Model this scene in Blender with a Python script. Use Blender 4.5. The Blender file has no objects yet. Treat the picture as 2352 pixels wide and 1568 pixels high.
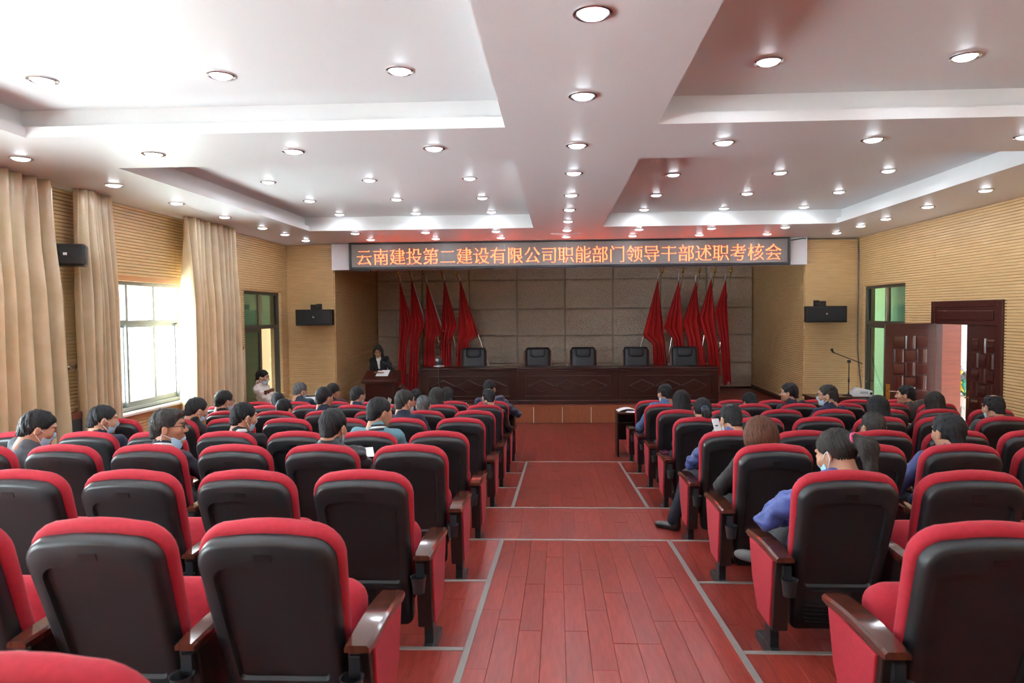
import bpy, bmesh, math, random
import numpy as np
from mathutils import Vector, Matrix

random.seed(11)
rng = np.random.default_rng(11)
scene = bpy.context.scene
COL = scene.collection
PI = math.pi

# ------------------------------------------------------------------ camera
CAMZ = 2.404
YAW, PITCH, ROLL, FPX, PPX = 0.0436, 0.0423, -0.0093, 1545.0, 1212.6
def cam_axes():
    cy, sy, cp, sp = math.cos(YAW), math.sin(YAW), math.cos(PITCH), math.sin(PITCH)
    fwd = Vector((-sy*cp, cy*cp, -sp)); right = Vector((cy, sy, 0)); up = right.cross(fwd)
    c, s = math.cos(ROLL), math.sin(ROLL)
    return c*right + s*up, -s*right + c*up, fwd
CR, CU, CF = cam_axes()
cam_data = bpy.data.cameras.new('camera'); cam = bpy.data.objects.new('camera', cam_data); COL.objects.link(cam)
M = Matrix((CR, CU, -CF)).transposed().to_4x4(); M.translation = (0, 0, CAMZ); cam.matrix_world = M
cam_data.sensor_width = 36.0; cam_data.lens = 36.0*FPX/2352.0
cam_data.shift_x = -(PPX-1176.0)/2352.0
cam_data.clip_start = 0.05; cam_data.clip_end = 300
cam_data.dof.use_dof = True; cam_data.dof.focus_distance = 8.0; cam_data.dof.aperture_fstop = 4.0
scene.camera = cam
def at(px, py, y):
    """world point at depth y that the photograph shows at this pixel"""
    d = CF + CR*((px-PPX)/FPX) - CU*((py-784)/FPX)
    return Vector((0, 0, CAMZ)) + d*(y/d.y)

# ------------------------------------------------------------------ sky, exposure
world = bpy.data.worlds.new('sky'); scene.world = world; world.use_nodes = True
bg = world.node_tree.nodes['Background']
bg.inputs[0].default_value = (0.86, 0.95, 1.0, 1); bg.inputs[1].default_value = 16.0
# high sun over the roof: lights the ground outside the windows, does not shine into the room
sun_data = bpy.data.lights.new('sun_offscreen', 'SUN'); sun_data.energy = 330.0; sun_data.angle = .01; sun_data.color = (.95, .98, 1.0)
sun = bpy.data.objects.new('sun_offscreen', sun_data); COL.objects.link(sun)
sun.rotation_euler = Vector((-.35, .62, -.80)).to_track_quat('-Z', 'Y').to_euler()
vs = scene.view_settings
vs.view_transform = 'Standard'; vs.look = 'None'; vs.gamma = 1.0; vs.use_curve_mapping = False
vs.exposure = 0.70
LAMP = 60.0          # downlight lens emission

# ------------------------------------------------------------------ materials
MATS = {}
def mat(name, col, rough=0.5, metal=0.0, spec=0.5, coat=0.0, sheen=0.0, emit=None, estr=0.0,
        bump=None, vary=None, alpha=None, grain=None, objvar=0.0, aniso=None):
    """procedural principled material. bump=(scale, strength, stretch) noise; grain=(col2, scale, stretch) wood-like mix"""
    if name in MATS: return MATS[name]
    m = bpy.data.materials.new(name); m.use_nodes = True
    nt = m.node_tree; N = nt.nodes; L = nt.links; b = N['Principled BSDF']
    c = (*col, 1) if len(col) == 3 else col
    b.inputs['Base Color'].default_value = c
    b.inputs['Roughness'].default_value = rough; b.inputs['Metallic'].default_value = metal
    b.inputs['Specular IOR Level'].default_value = spec
    b.inputs['Coat Weight'].default_value = coat; b.inputs['Coat Roughness'].default_value = 0.08
    if sheen:
        b.inputs['Sheen Weight'].default_value = sheen; b.inputs['Sheen Roughness'].default_value = 0.4
    tc = N.new('ShaderNodeTexCoord')
    src = None
    if grain or vary:
        col2, sc, st = grain if grain else vary
        mp = N.new('ShaderNodeMapping'); mp.inputs['Scale'].default_value = st
        L.new(tc.outputs['Object'], mp.inputs['Vector'])
        nz = N.new('ShaderNodeTexNoise'); nz.inputs['Scale'].default_value = sc; nz.inputs['Detail'].default_value = 5
        L.new(mp.outputs[0], nz.inputs['Vector'])
        rp = N.new('ShaderNodeValToRGB'); rp.color_ramp.elements[0].position = 0.32; rp.color_ramp.elements[1].position = 0.68
        rp.color_ramp.elements[0].color = c; rp.color_ramp.elements[1].color = (*col2, 1)
        L.new(nz.outputs['Fac'], rp.inputs[0]); src = rp.outputs[0]
    if objvar:
        oi = N.new('ShaderNodeObjectInfo'); hs = N.new('ShaderNodeHueSaturation')
        mr = N.new('ShaderNodeMapRange'); mr.inputs['To Min'].default_value = 1-objvar; mr.inputs['To Max'].default_value = 1+objvar
        L.new(oi.outputs['Random'], mr.inputs['Value']); L.new(mr.outputs[0], hs.inputs['Value'])
        if src: L.new(src, hs.inputs['Color'])
        else: hs.inputs['Color'].default_value = c
        src = hs.outputs[0]
    if src: L.new(src, b.inputs['Base Color'])
    if bump:
        sc, st, stretch = bump
        mp2 = N.new('ShaderNodeMapping'); mp2.inputs['Scale'].default_value = stretch
        L.new(tc.outputs['Object'], mp2.inputs['Vector'])
        n2 = N.new('ShaderNodeTexNoise'); n2.inputs['Scale'].default_value = sc; n2.inputs['Detail'].default_value = 3
        L.new(mp2.outputs[0], n2.inputs['Vector'])
        bp = N.new('ShaderNodeBump'); bp.inputs['Strength'].default_value = st; bp.inputs['Distance'].default_value = 0.01
        L.new(n2.outputs['Fac'], bp.inputs['Height']); L.new(bp.outputs[0], b.inputs['Normal'])
    if emit is not None:
        b.inputs['Emission Color'].default_value = (*emit, 1); b.inputs['Emission Strength'].default_value = estr
    MATS[name] = m
    return m
def glass(name, tint, refl=0.08, rough=0.02):
    if name in MATS: return MATS[name]
    m = bpy.data.materials.new(name); m.use_nodes = True; nt = m.node_tree; nt.nodes.clear()
    o = nt.nodes.new('ShaderNodeOutputMaterial'); mx = nt.nodes.new('ShaderNodeMixShader')
    t = nt.nodes.new('ShaderNodeBsdfTransparent'); g = nt.nodes.new('ShaderNodeBsdfGlossy'); lw = nt.nodes.new('ShaderNodeMath'); lw.operation = 'POWER'; lw.inputs[1].default_value = 5.0
    fc = nt.nodes.new('ShaderNodeLayerWeight'); fc.inputs[0].default_value = 0.5; nt.links.new(fc.outputs['Facing'], lw.inputs[0])
    ad = nt.nodes.new('ShaderNodeMath'); ad.operation = 'ADD'; ad.inputs[1].default_value = refl; ad.use_clamp = True
    t.inputs[0].default_value = (*tint, 1); g.inputs['Roughness'].default_value = rough
    nt.links.new(lw.outputs[0], ad.inputs[0]); nt.links.new(ad.outputs[0], mx.inputs[0])
    nt.links.new(t.outputs[0], mx.inputs[1]); nt.links.new(g.outputs[0], mx.inputs[2]); nt.links.new(mx.outputs[0], o.inputs[0])
    MATS[name] = m
    return m

m_white = mat('ceiling_white', (0.84, 0.84, 0.84), 0.42)
m_slat = mat('slat_wood', (0.62, 0.395, 0.175), 0.42, grain=((0.72, 0.475, 0.235), 3.0, (1, 1, 14)))
m_floor = mat('floor_plank', (0.185, 0.021, 0.016), 0.295, spec=.45, grain=((0.275, 0.040, 0.028), 5.0, (9, 1, 1)), objvar=0.12)
m_floor_under = mat('floor_under', (0.20, 0.05, 0.04), 0.5)
m_trim = mat('trim_aluminium', (0.30, 0.29, 0.27), 0.45, metal=0.35)
m_red = mat('seat_fabric', (0.375, 0.0085, 0.025), 0.85, sheen=0.04, vary=((0.32, 0.007, 0.020), 60, (1, 1, 1)), bump=(900, 0.12, (1, 1, 1)))
m_shell = mat('shell_plastic', (0.015, 0.0165, 0.019), 0.38, bump=(1400, 0.05, (1, 1, 1)))
m_shell2 = m_shell
m_cup = mat('cup_plastic', (0.022, 0.0235, 0.027), 0.34)
m_black = mat('black_plastic', (0.010, 0.010, 0.011), 0.4)
m_metal_black = mat('black_metal', (0.020, 0.020, 0.022), 0.45, metal=0.3, vary=((0.05, 0.05, 0.052), 9, (1, 1, 1)))
m_darkwood = mat('dark_wood', (0.040, 0.010, 0.008), 0.28, coat=0.35, grain=((0.065, 0.017, 0.012), 4, (1, 1, 12)))
m_armwood = mat('armrest_wood', (0.055, 0.014, 0.010), 0.12, coat=0.6, grain=((0.085, 0.024, 0.014), 6, (8, 1, 1)))
m_standwood = mat('stand_board', (0.016, 0.011, 0.010), 0.35)
m_desk = mat('desk_wood', (0.028, 0.0075, 0.0055), 0.30, coat=0.25, grain=((0.046, 0.013, 0.009), 5, (1, 10, 10)))
m_stagewood = mat('stage_panel', (0.24, 0.066, 0.026), 0.38, grain=((0.31, 0.088, 0.036), 5, (14, 1, 1)))
m_paper = mat('paper', (0.85, 0.86, 0.90), 0.7)
m_whitep = mat('white_plastic', (0.80, 0.80, 0.80), 0.4)
m_porcelain = mat('porcelain', (0.88, 0.88, 0.86), 0.12, coat=0.5)
m_chrome = mat('chrome', (0.75, 0.75, 0.76), 0.18, metal=1.0)
m_brass = mat('brass', (0.62, 0.42, 0.12), 0.22, metal=1.0)
m_gold = mat('gold', (0.78, 0.52, 0.13), 0.2, metal=1.0)
m_alu = mat('window_aluminium', (0.23, 0.25, 0.24), 0.4, metal=0.4)
m_alu_dark = mat('dark_aluminium', (0.085, 0.075, 0.060), 0.4, metal=0.3)
m_glass = glass('clear_glass', (0.93, 0.97, 0.97), 0.02)
m_teal = glass('teal_glass', (0.36, 0.52, 0.50), 0.16)
m_curtain = mat('curtain_satin', (0.68, 0.53, 0.33), 0.26, spec=.8, sheen=0.1, vary=((0.78, 0.64, 0.44), 4, (1, 3, 1)), bump=(260, 0.06, (1, 1, 6)))
m_flag = mat('flag_cloth', (0.56, 0.012, 0.014), 0.75, sheen=0.2, bump=(200, 0.05, (1, 1, 1)))
m_flagwhite = mat('flag_sleeve', (0.80, 0.74, 0.80), 0.8)
m_leather = mat('black_leather', (0.020, 0.022, 0.030), 0.42, bump=(160, 0.10, (1, 1, 1)))
m_pinkboard = mat('pink_board', (0.40, 0.165, 0.15), 0.55)
m_skin = mat('skin', (0.46, 0.240, 0.150), 0.5, vary=((0.41, 0.205, 0.125), 18, (1, 1, 1)))
m_lip = mat('lip', (0.50, 0.12, 0.12), 0.4)
m_eye = mat('eye_dark', (0.02, 0.015, 0.012), 0.2)
m_mask = mat('mask_blue', (0.42, 0.66, 0.86), 0.8, bump=(90, 0.25, (1, 1, 7)))
m_maskw = mat('mask_white', (0.85, 0.87, 0.90), 0.8)
m_lamp = mat('lamp_lens', (1, 1, 1), 0.5, emit=(0.84, 0.93, 1.0), estr=LAMP)
def translucent(m, col, fac):
    nt = m.node_tree; out = nt.nodes['Material Output']; b = nt.nodes['Principled BSDF']
    t = nt.nodes.new('ShaderNodeBsdfTranslucent'); t.inputs[0].default_value = (*col, 1); mx = nt.nodes.new('ShaderNodeMixShader'); mx.inputs[0].default_value = fac
    nt.links.new(b.outputs[0], mx.inputs[1]); nt.links.new(t.outputs[0], mx.inputs[2]); nt.links.new(mx.outputs[0], out.inputs[0])
translucent(m_curtain, (.75, .50, .20), .08)
m_pad = None   # stage wall padding, made with the wall

# ------------------------------------------------------------------ mesh helpers
def fast_mesh(name, V, F, m=None, smooth=False):
    V = np.asarray(V, np.float32).reshape(-1, 3); F = np.asarray(F, np.int32)
    me = bpy.data.meshes.new(name)
    k = F.shape[1]
    me.vertices.add(len(V)); me.vertices.foreach_set('co', V.ravel())
    me.loops.add(F.size); me.loops.foreach_set('vertex_index', F.ravel())
    me.polygons.add(len(F)); me.polygons.foreach_set('loop_start', np.arange(0, F.size, k, dtype=np.int32))
    if smooth: me.polygons.foreach_set('use_smooth', np.ones(len(F), bool))
    me.update(calc_edges=True); me.validate()
    if m: me.materials.append(m)
    return me
def link(name, me, parent=None, loc=None, rot=None, scale=None):
    o = bpy.data.objects.new(name, me); COL.objects.link(o)
    if parent is not None: o.parent = parent
    if loc is not None: o.location = loc
    if rot is not None: o.rotation_euler = rot
    if scale is not None: o.scale = scale
    return o
def tag(o, label=None, cat=None, group=None, kind=None):
    if label: o['label'] = label
    if cat: o['category'] = cat
    if group: o['group'] = group
    if kind: o['kind'] = kind
    return o
def thing(name, label, cat, loc=(0, 0, 0), rotz=0.0, group=None):
    o = bpy.data.objects.new(name, None); COL.objects.link(o); o.empty_display_size = 0.1
    o.location = loc; o.rotation_euler = (0, 0, rotz)
    return tag(o, label, cat, group)
class MB:
    def __init__(s): s.v = []; s.f = []
    def add(s, V, F):
        n = len(s.v); s.v += [tuple(p) for p in V]; s.f += [tuple(i+n for i in f) for f in F]; return s
    def box(s, lo, hi, R=None, c=None):
        x0, y0, z0 = lo; x1, y1, z1 = hi
        V = [Vector(p) for p in ((x0,y0,z0),(x1,y0,z0),(x1,y1,z0),(x0,y1,z0),(x0,y0,z1),(x1,y0,z1),(x1,y1,z1),(x0,y1,z1))]
        if R is not None:
            c = Vector(c) if c is not None else sum(V, Vector())/8
            V = [R @ (p-c) + c for p in V]
        return s.add(V, [(0,3,2,1),(4,5,6,7),(0,1,5,4),(1,2,6,5),(2,3,7,6),(3,0,4,7)])
    def prism(s, poly, a0, a1, axis='x'):
        """poly: list of 2D points in the plane across the axis"""
        n = len(poly); V = []
        for a in (a0, a1):
            for p, q in poly:
                V.append({'x': (a, p, q), 'y': (p, a, q), 'z': (p, q, a)}[axis])
        F = [tuple(range(n))[::-1], tuple(range(n, 2*n))] + [(i, (i+1) % n, n+(i+1) % n, n+i) for i in range(n)]
        return s.add(V, F)
    def tube(s, pts, r, n=8, cap=True):
        pts = [Vector(p) for p in pts]; rs = r if isinstance(r, (list, tuple)) else [r]*len(pts)
        V = []; prev = None
        for i, p in enumerate(pts):
            d = (pts[min(i+1, len(pts)-1)] - pts[max(i-1, 0)]).normalized()
            ref = Vector((0, 0, 1)) if abs(d.z) < 0.95 else Vector((1, 0, 0))
            u = d.cross(ref).normalized() if prev is None else (prev - d*prev.dot(d)).normalized()
            prev = u; w = d.cross(u)
            for k in range(n):
                a = 2*PI*k/n; V.append(p + (u*math.cos(a) + w*math.sin(a))*rs[i])
        F = [(i*n+k, i*n+(k+1) % n, (i+1)*n+(k+1) % n, (i+1)*n+k) for i in range(len(pts)-1) for k in range(n)]
        if cap: F += [tuple(range(n))[::-1], tuple((len(pts)-1)*n+k for k in range(n))]
        return s.add(V, F)
    def lathe(s, prof, c=(0, 0, 0), n=24, cap0=True, cap1=True):
        V = [(c[0]+r*math.cos(2*PI*k/n), c[1]+r*math.sin(2*PI*k/n), c[2]+z) for r, z in prof for k in range(n)]
        F = [(i*n+k, i*n+(k+1) % n, (i+1)*n+(k+1) % n, (i+1)*n+k) for i in range(len(prof)-1) for k in range(n)]
        if cap0: F.append(tuple(range(n))[::-1])
        if cap1: F.append(tuple((len(prof)-1)*n+k for k in range(n)))
        return s.add(V, F)
    def loft(s, rings, cap0=True, cap1=True):
        n = len(rings[0]); V = [p for r in rings for p in r]
        F = [(i*n+k, i*n+(k+1) % n, (i+1)*n+(k+1) % n, (i+1)*n+k) for i in range(len(rings)-1) for k in range(n)]
        if cap0: F.append(tuple(range(n))[::-1])
        if cap1: F.append(tuple((len(rings)-1)*n+k for k in range(n)))
        return s.add(V, F)
    def mesh(s, name, m, smooth=False, bevel=0.0, seg=2, angle=35):
        me = bpy.data.meshes.new(name)
        me.from_pydata([tuple(p) for p in s.v], [], s.f)
        bm = bmesh.new(); bm.from_mesh(me)
        bmesh.ops.recalc_face_normals(bm, faces=bm.faces[:])
        if bevel:
            ed = [e for e in bm.edges if len(e.link_faces) == 2 and e.calc_face_angle(0) > math.radians(angle)]
            bmesh.ops.bevel(bm, geom=ed, offset=bevel, segments=seg, profile=0.5, affect='EDGES', clamp_overlap=True)
        if smooth:
            for f in bm.faces: f.smooth = True
            for e in bm.edges:
                if len(e.link_faces) == 2 and e.calc_face_angle(0) > math.radians(42): e.smooth = False
        bm.to_mesh(me); bm.free()
        me.materials.append(m)
        return me
    def build(s, name, m, parent=None, smooth=False, bevel=0.0, seg=2, loc=None, rot=None):
        return link(name, s.mesh(name, m, smooth, bevel, seg), parent, loc, rot)
def copy_tree(o, parent=None):
    c = o.copy(); COL.objects.link(c); c.parent = parent
    for ch in list(o.children): copy_tree(ch, c)
    return c
# ------------------------------------------------------------------ the room
XL, XR, YB, YF = -5.63, 6.07, -3.0, 13.85
ZC, ZLIP, ZU = 3.86, 3.945, 4.11
A1, A2 = -0.486, 0.935                      # aisle edges
EDGE = {'Z': 1.24, 'A': 2.355, 'B': 3.47, 'C': 4.595, 'D': 5.70, 'E': 7.00, 'F': 8.155, 'G': 9.29, 'H': 10.375}
PLAT = {'Z': .725, 'A': .636, 'B': .547, 'C': .460, 'D': .357, 'E': .267, 'F': .177, 'G': .092, 'H': 0.0}
YST, ZST, YW = 14.56, 0.39, 17.76           # stage front, stage height, padded wall

PW, PL_, PT = 0.129, 0.81, 0.012
_pm = {}
def plank_mesh(w, l):
    k = (round(w, 3), round(l, 2))
    if k not in _pm:
        b = MB(); g = 0.0004; c = 0.0012; x, y = w/2-g, l/2-g
        b.loft([[(-x,-y,0),(x,-y,0),(x,y,0),(-x,y,0)], [(-x,-y,PT-c),(x,-y,PT-c),(x,y,PT-c),(-x,y,PT-c)],
                [(-x+c,-y+c,PT),(x-c,-y+c,PT),(x-c,y-c,PT),(-x+c,y-c,PT)]], cap0=False)
        _pm[k] = b.mesh('plank', m_floor)
    return _pm[k]
def planks(parent, x0, x1, y0, y1, z, ind=None):
    """boards laid along y; those with their middle inside ind are objects, the rest one joined part"""
    n = max(1, round((x1-x0)/PW)); w = (x1-x0)/n; rest = MB()
    for i in range(n):
        xc = x0 + (i+.5)*w; y = y0 - random.choice((0, .2, .4, .6))*PL_ if y1-y0 > .5 else y0
        while y < y1-0.01:
            a, b = max(y, y0), min(y+PL_, y1); y += PL_
            if b-a < .02: continue
            if ind and any(lo <= xc <= hi for lo, hi in ind):
                link('plank', plank_mesh(w, b-a), parent, (xc, (a+b)/2, z), (random.uniform(-.0025, .0025), random.uniform(-.005, .005), 0))
            else:
                rest.box((xc-w/2+.0008, a+.0008, z), (xc+w/2-.0008, b-.0008, z+PT))
    if rest.v: tag(rest.build('floor_planks', m_floor, parent), kind='stuff')
def slab(name, lo, hi, m, label, cat='floor'):
    o = MB().box(lo, hi).build(name, m); return tag(o, label, cat, kind='structure')

o = slab('floor', (XL, EDGE['H'], -.2), (XR, YST+.3, -PT), m_floor_under, 'flat red plank floor between the front desks and the stage')
planks(o, XL, XR, EDGE['H'], YST, -PT, ind=[(-1.2, 1.9)])
o = slab('floor', (XL, EDGE['D'], -.2), (XR, EDGE['E'], PLAT['D']-PT), m_floor_under, 'level plank landing crossing the aisle between the two ramps')
planks(o, XL, XR, EDGE['D'], EDGE['E'], PLAT['D']-PT, ind=[(-1.0, 1.7)])
rows = ['Z', 'A', 'B', 'C', 'E', 'F', 'G']; nxt = {'Z': 'A', 'A': 'B', 'B': 'C', 'C': 'D', 'E': 'F', 'F': 'G', 'G': 'H'}
ordn = {'H': 'first', 'G': 'second', 'F': 'third', 'E': 'fourth', 'D': 'fifth', 'C': 'sixth', 'B': 'seventh', 'A': 'eighth', 'Z': 'ninth'}
for r in rows:
    for sd, xa, xb, ind in (('window', XL, A1, [(-1.35, A1)]), ('door', A2, XR, [(A2, 1.85)])):
        o = slab('floor', (xa, EDGE[r], -.2), (xb, EDGE[nxt[r]], PLAT[r]-PT), m_floor_under,
                 f'stepped red plank platform under the {ordn[r]} seat row on the {sd} side')
        planks(o, xa, xb, EDGE[r], EDGE[nxt[r]], PLAT[r]-PT, ind=ind if r not in 'Z' else None)
for i, (ya, yb) in enumerate(((.125, 1.24), (-.99, .125), (YB, -.99))):
    for xa, xb in ((XL, A1), (A2, XR)):
        o = slab('floor', (xa, ya, -.2), (xb, yb, .815+.088*i-PT), m_floor_under, 'high rear plank platform behind the last seat row')
        planks(o, xa, xb, ya, yb, .815+.088*i-PT)
def ramp(ya, za, yb, zb, label, ind):
    ang = math.atan2(zb-za, yb-ya); ln = math.hypot(yb-ya, zb-za)
    b = MB(); b.prism([(0, -PT), (ln, -PT), (ln, -PT-.3), (0, -PT-.9)], A1, A2, 'x')
    o = b.build('floor', m_floor_under); o.location = (0, ya, za); o.rotation_euler = (ang, 0, 0)
    tag(o, label, 'floor', kind='structure')
    planks(o, A1, A2, 0, ln, -PT, ind=ind)
    return ang, ln
ZR = .460 + .0788*5.70
angA, lenA = ramp(0.0, ZR, 5.70, .460, 'sloping red plank aisle between the rear seat rows', [(A1, A2)])
angB, lenB = ramp(7.00, .357, 10.375, .092, 'sloping red plank aisle between the landing and the front rows', [(A1, A2)])
ramp(YB, ZR+.237, 0.0, ZR, 'sloping plank aisle behind the last seat row', None)
# metal edge strips
trims = []
def trimbox(lo, hi): trims.append(MB().box(lo, hi).build('trim', m_trim, bevel=.002, seg=1))
for r in rows:
    f = EDGE[nxt[r]]; z = PLAT[r]
    if r in 'CG':
        trimbox((XL+.012, f-.028, z-.03), (XR-.012, f+.004, z+.005))
    else:
        trimbox((XL+.012, f-.028, z-.03), (A1-.02, f+.004, z+.005)); trimbox((A2+.02, f-.028, z-.03), (XR-.012, f+.004, z+.005))
trimbox((XL+.012, EDGE['E']-.028, PLAT['D']-.03), (XR-.012, EDGE['E']+.004, PLAT['D']+.005))
for (ya, za, ang, ln) in ((0.0, ZR, angA, lenA), (7.00, .357, angB, lenB)):
    for x in (A1, A2):
        o = MB().box((-.018, .01, -.1), (.018, ln-.01, .005)).build('trim', m_trim, bevel=.002, seg=1)
        o.location = (x, ya, za); o.rotation_euler = (ang, 0, 0); trims.append(o)
for i, o in enumerate(trims):
    o.name = f'trim_{i+1}'; tag(o, 'grey metal edging strip on the plank floor', 'trim', 'metal floor edging strips', 'structure')

# ---- slatted walls
PITCH_S = 0.042
def sub_iv(iv, cuts):
    out = [iv]
    for a, b in cuts:
        nx = []
        for s, e in out:
            if b <= s or a >= e: nx.append((s, e)); continue
            if a > s: nx.append((s, a))
            if b < e: nx.append((b, e))
        out = nx
    return out
def slat_wall(name, p0, p1, z0, z1, opens, label, thick=.24, slats=True, m_back=None):
    """inside of the room lies to the left of p0->p1; opens = (s0, s1, za, zb)"""
    p0 = Vector((*p0, 0)); p1 = Vector((*p1, 0)); d = (p1-p0); ln = d.length; d.normalize()
    ang = math.atan2(d.y, d.x)
    b = MB()
    cuts = sorted({0, ln} | {s for o in opens for s in o[:2]})
    for a, c in zip(cuts[:-1], cuts[1:]):
        mid = (a+c)/2
        for za, zb in sub_iv((z0, z1), [(o[2], o[3]) for o in opens if o[0] <= mid <= o[1]]):
            b.box((a, -thick, za), (c, -.026, zb))
    w = b.build(name, m_back or m_slat); w.location = p0; w.rotation_euler = (0, 0, ang)
    tag(w, label, 'wall', kind='structure')
    if slats:
        sl = MB(); n = int((z1-z0)/PITCH_S)+1
        seams = [1.9+2.44*i for i in range(8)]
        for i in range(n):
            za, zb = z0+i*PITCH_S, min(z0+(i+1)*PITCH_S-.0095, z1)
            if zb-za < .008: continue
            for s, e in sub_iv((0, ln), [(o[0], o[1]) for o in opens if o[2] < zb and o[3] > za] + [(q-.001, q+.001) for q in seams]):
                sl.box((s, -.026, za), (e, 0, zb))
        tag(sl.build('slats', m_slat, w), kind='stuff')
    return w
WINS = [(8.02, 10.52, 1.15, 2.87), (3.35, 6.60, 1.15, 2.87), (-1.6, 1.8, 1.15, 2.87)]
DL = (11.90, 13.54, 0.0, 2.86)
wall_left = slat_wall('wall_left', (XL, YF+.24), (XL, YB-.2), 0, ZC, [(YF+.24-b, YF+.24-a, c, d) for a, b, c, d in WINS+[DL]], 'tan slatted wood wall with curtained windows')
GR = (12.03, 13.66, 0.0, 2.87); DR = (9.46, 11.11, 0.0, 2.49)
wall_right = slat_wall('wall_right', (XR, YB), (XR, YF+.24), 0, ZC, [(a-YB, b-YB, c, d) for a, b, c, d in (GR, DR)], 'tan slatted wood wall with the open double door')
slat_wall('wall_front_left', (-4.645, YF), (XL, YF), 0, ZC, [], 'tan slatted wall beside the stage behind the speaker near the glass door')
slat_wall('wall_front_right', (XR, YF), (5.015, YF), 0, ZC, [], 'tan slatted wall beside the stage behind the microphone stand')
slat_wall('wall_stage_left', (-4.79, YW+.3), (-4.622, YF+.03), 0, 4.05, [], 'tan slatted side wall of the stage behind the lectern')
slat_wall('wall_stage_right', (4.992, YF+.03), (5.09, YW+.3), 0, 4.05, [], 'tan slatted side wall of the stage on the door side')
slat_wall('wall_back', (XL, YB), (XR, YB), 0, 4.2, [], 'plain tan wall at the rear of the hall', slats=False, m_back=m_slat)

# ---- padded wall behind the stage
m_pad = bpy.data.materials.new('padded_leather'); m_pad.use_nodes = True
_n = m_pad.node_tree.nodes; _l = m_pad.node_tree.links; _b = _n['Principled BSDF']
_b.inputs['Roughness'].default_value = .38
_tc = _n.new('ShaderNodeTexCoord'); _vo = _n.new('ShaderNodeTexVoronoi'); _vo.feature = 'SMOOTH_F1'; _vo.inputs['Scale'].default_value = 24
_vo.inputs['Smoothness'].default_value = .35
_nz = _n.new('ShaderNodeTexNoise'); _nz.inputs['Scale'].default_value = 9; _mixv = _n.new('ShaderNodeMix'); _mixv.data_type = 'VECTOR'; _mixv.inputs[0].default_value = .06
_l.new(_tc.outputs['Object'], _nz.inputs['Vector']); _l.new(_tc.outputs['Object'], _mixv.inputs[4]); _l.new(_nz.outputs['Color'], _mixv.inputs[5])
_l.new(_mixv.outputs[1], _vo.inputs['Vector'])
_bp = _n.new('ShaderNodeBump'); _bp.inputs['Strength'].default_value = .55; _bp.inputs['Distance'].default_value = .04; _bp.invert = True
_l.new(_vo.outputs['Distance'], _bp.inputs['Height']); _l.new(_bp.outputs[0], _b.inputs['Normal'])
_b.inputs['Base Color'].default_value = (.63, .53, .43, 1)
ws = MB().box((-4.95, YW+.03, 0), (5.2, YW+.3, 4.05)).build('wall_stage_back', mat('pad_backing', (.50, .41, .32), .8))
tag(ws, 'beige padded leather wall behind the stage', 'wall', kind='structure')
pxs = [-4.78, -3.57, -2.32, -1.05, .214, 1.47, 2.72, 3.90, 5.08]; pzs = [.39, 1.065, 1.80, 2.51, 3.275, 4.0]
for j in range(5):
    for i in range(8):
        w_, h_ = (pxs[i+1]-pxs[i])/2-.004, (pzs[j+1]-pzs[j])/2-.004
        b = MB(); rr = []
        for ins, d in ((0, .03), (0, .012), (.008, -.010), (.022, -.026), (.045, -.036), (.09, -.042)):
            rr.append([(-w_+ins, d, -h_+ins), (w_-ins, d, -h_+ins), (w_-ins, d, h_-ins), (-w_+ins, d, h_-ins)])
        b.loft(rr, cap0=False)
        link('padded_panel', b.mesh('padded_panel', m_pad, smooth=True), ws, ((pxs[i]+pxs[i+1])/2, YW, (pzs[j]+pzs[j+1])/2))

# ---- ceiling with four stepped coffers
CL, CRX, B1, B2, YN, YBM, YFC, YBK = -4.29, 4.70, -.396, .792, 5.333, 6.493, 11.58, -.8
b = MB()
b.box((XL-.2, YB-.2, ZC), (CL, YF+.1, ZLIP)).box((CRX, YB-.2, ZC), (XR+.2, YF+.1, ZLIP))
b.box((CL, YB, ZC), (CRX, YBK, ZLIP)).box((CL, YN, ZC), (CRX, YBM, ZLIP)).box((CL, YFC, ZC), (CRX, YF+.1, ZLIP))
b.box((B1, YBK, ZC), (B2, YN, ZLIP)).box((B1, YBM, ZC), (B2, YFC, ZLIP))
s_ = .12
b.box((XL-.2, YB, ZLIP), (CL-s_, YF+.1, ZU)).box((CRX+s_, YB, ZLIP), (XR+.2, YF+.1, ZU))
for xa, xb in ((CL-s_, CRX+s_),):
    b.box((xa, YB, ZLIP), (xb, YBK-s_, ZU)).box((xa, YN+s_, ZLIP), (xb, YBM-s_, ZU)).box((xa, YFC+s_, ZLIP), (xb, YF, ZU))
b.box((B1+s_, YBK-s_, ZLIP), (B2-s_, YN+s_, ZU)).box((B1+s_, YBM-s_, ZLIP), (B2-s_, YFC+s_, ZU))
b.box((XL-.24, YB-.24, ZU), (XR+.24, YF, ZU+.1)).box((-5.2, YF-.1, 4.05), (5.4, YW+.3, 4.2))
tag(b.build('ceiling', m_white), 'white ceiling with four recessed coffers and a centre beam', 'ceiling', kind='structure')
b = MB().box((-4.63, 13.72, 3.32), (5.0, 14.0, ZC))
tag(b.build('wall_header', mat('header_white', (.78, .76, .80), .5), bevel=.004), 'white header beam over the stage opening behind the red letter screen', 'wall', kind='structure')

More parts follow.
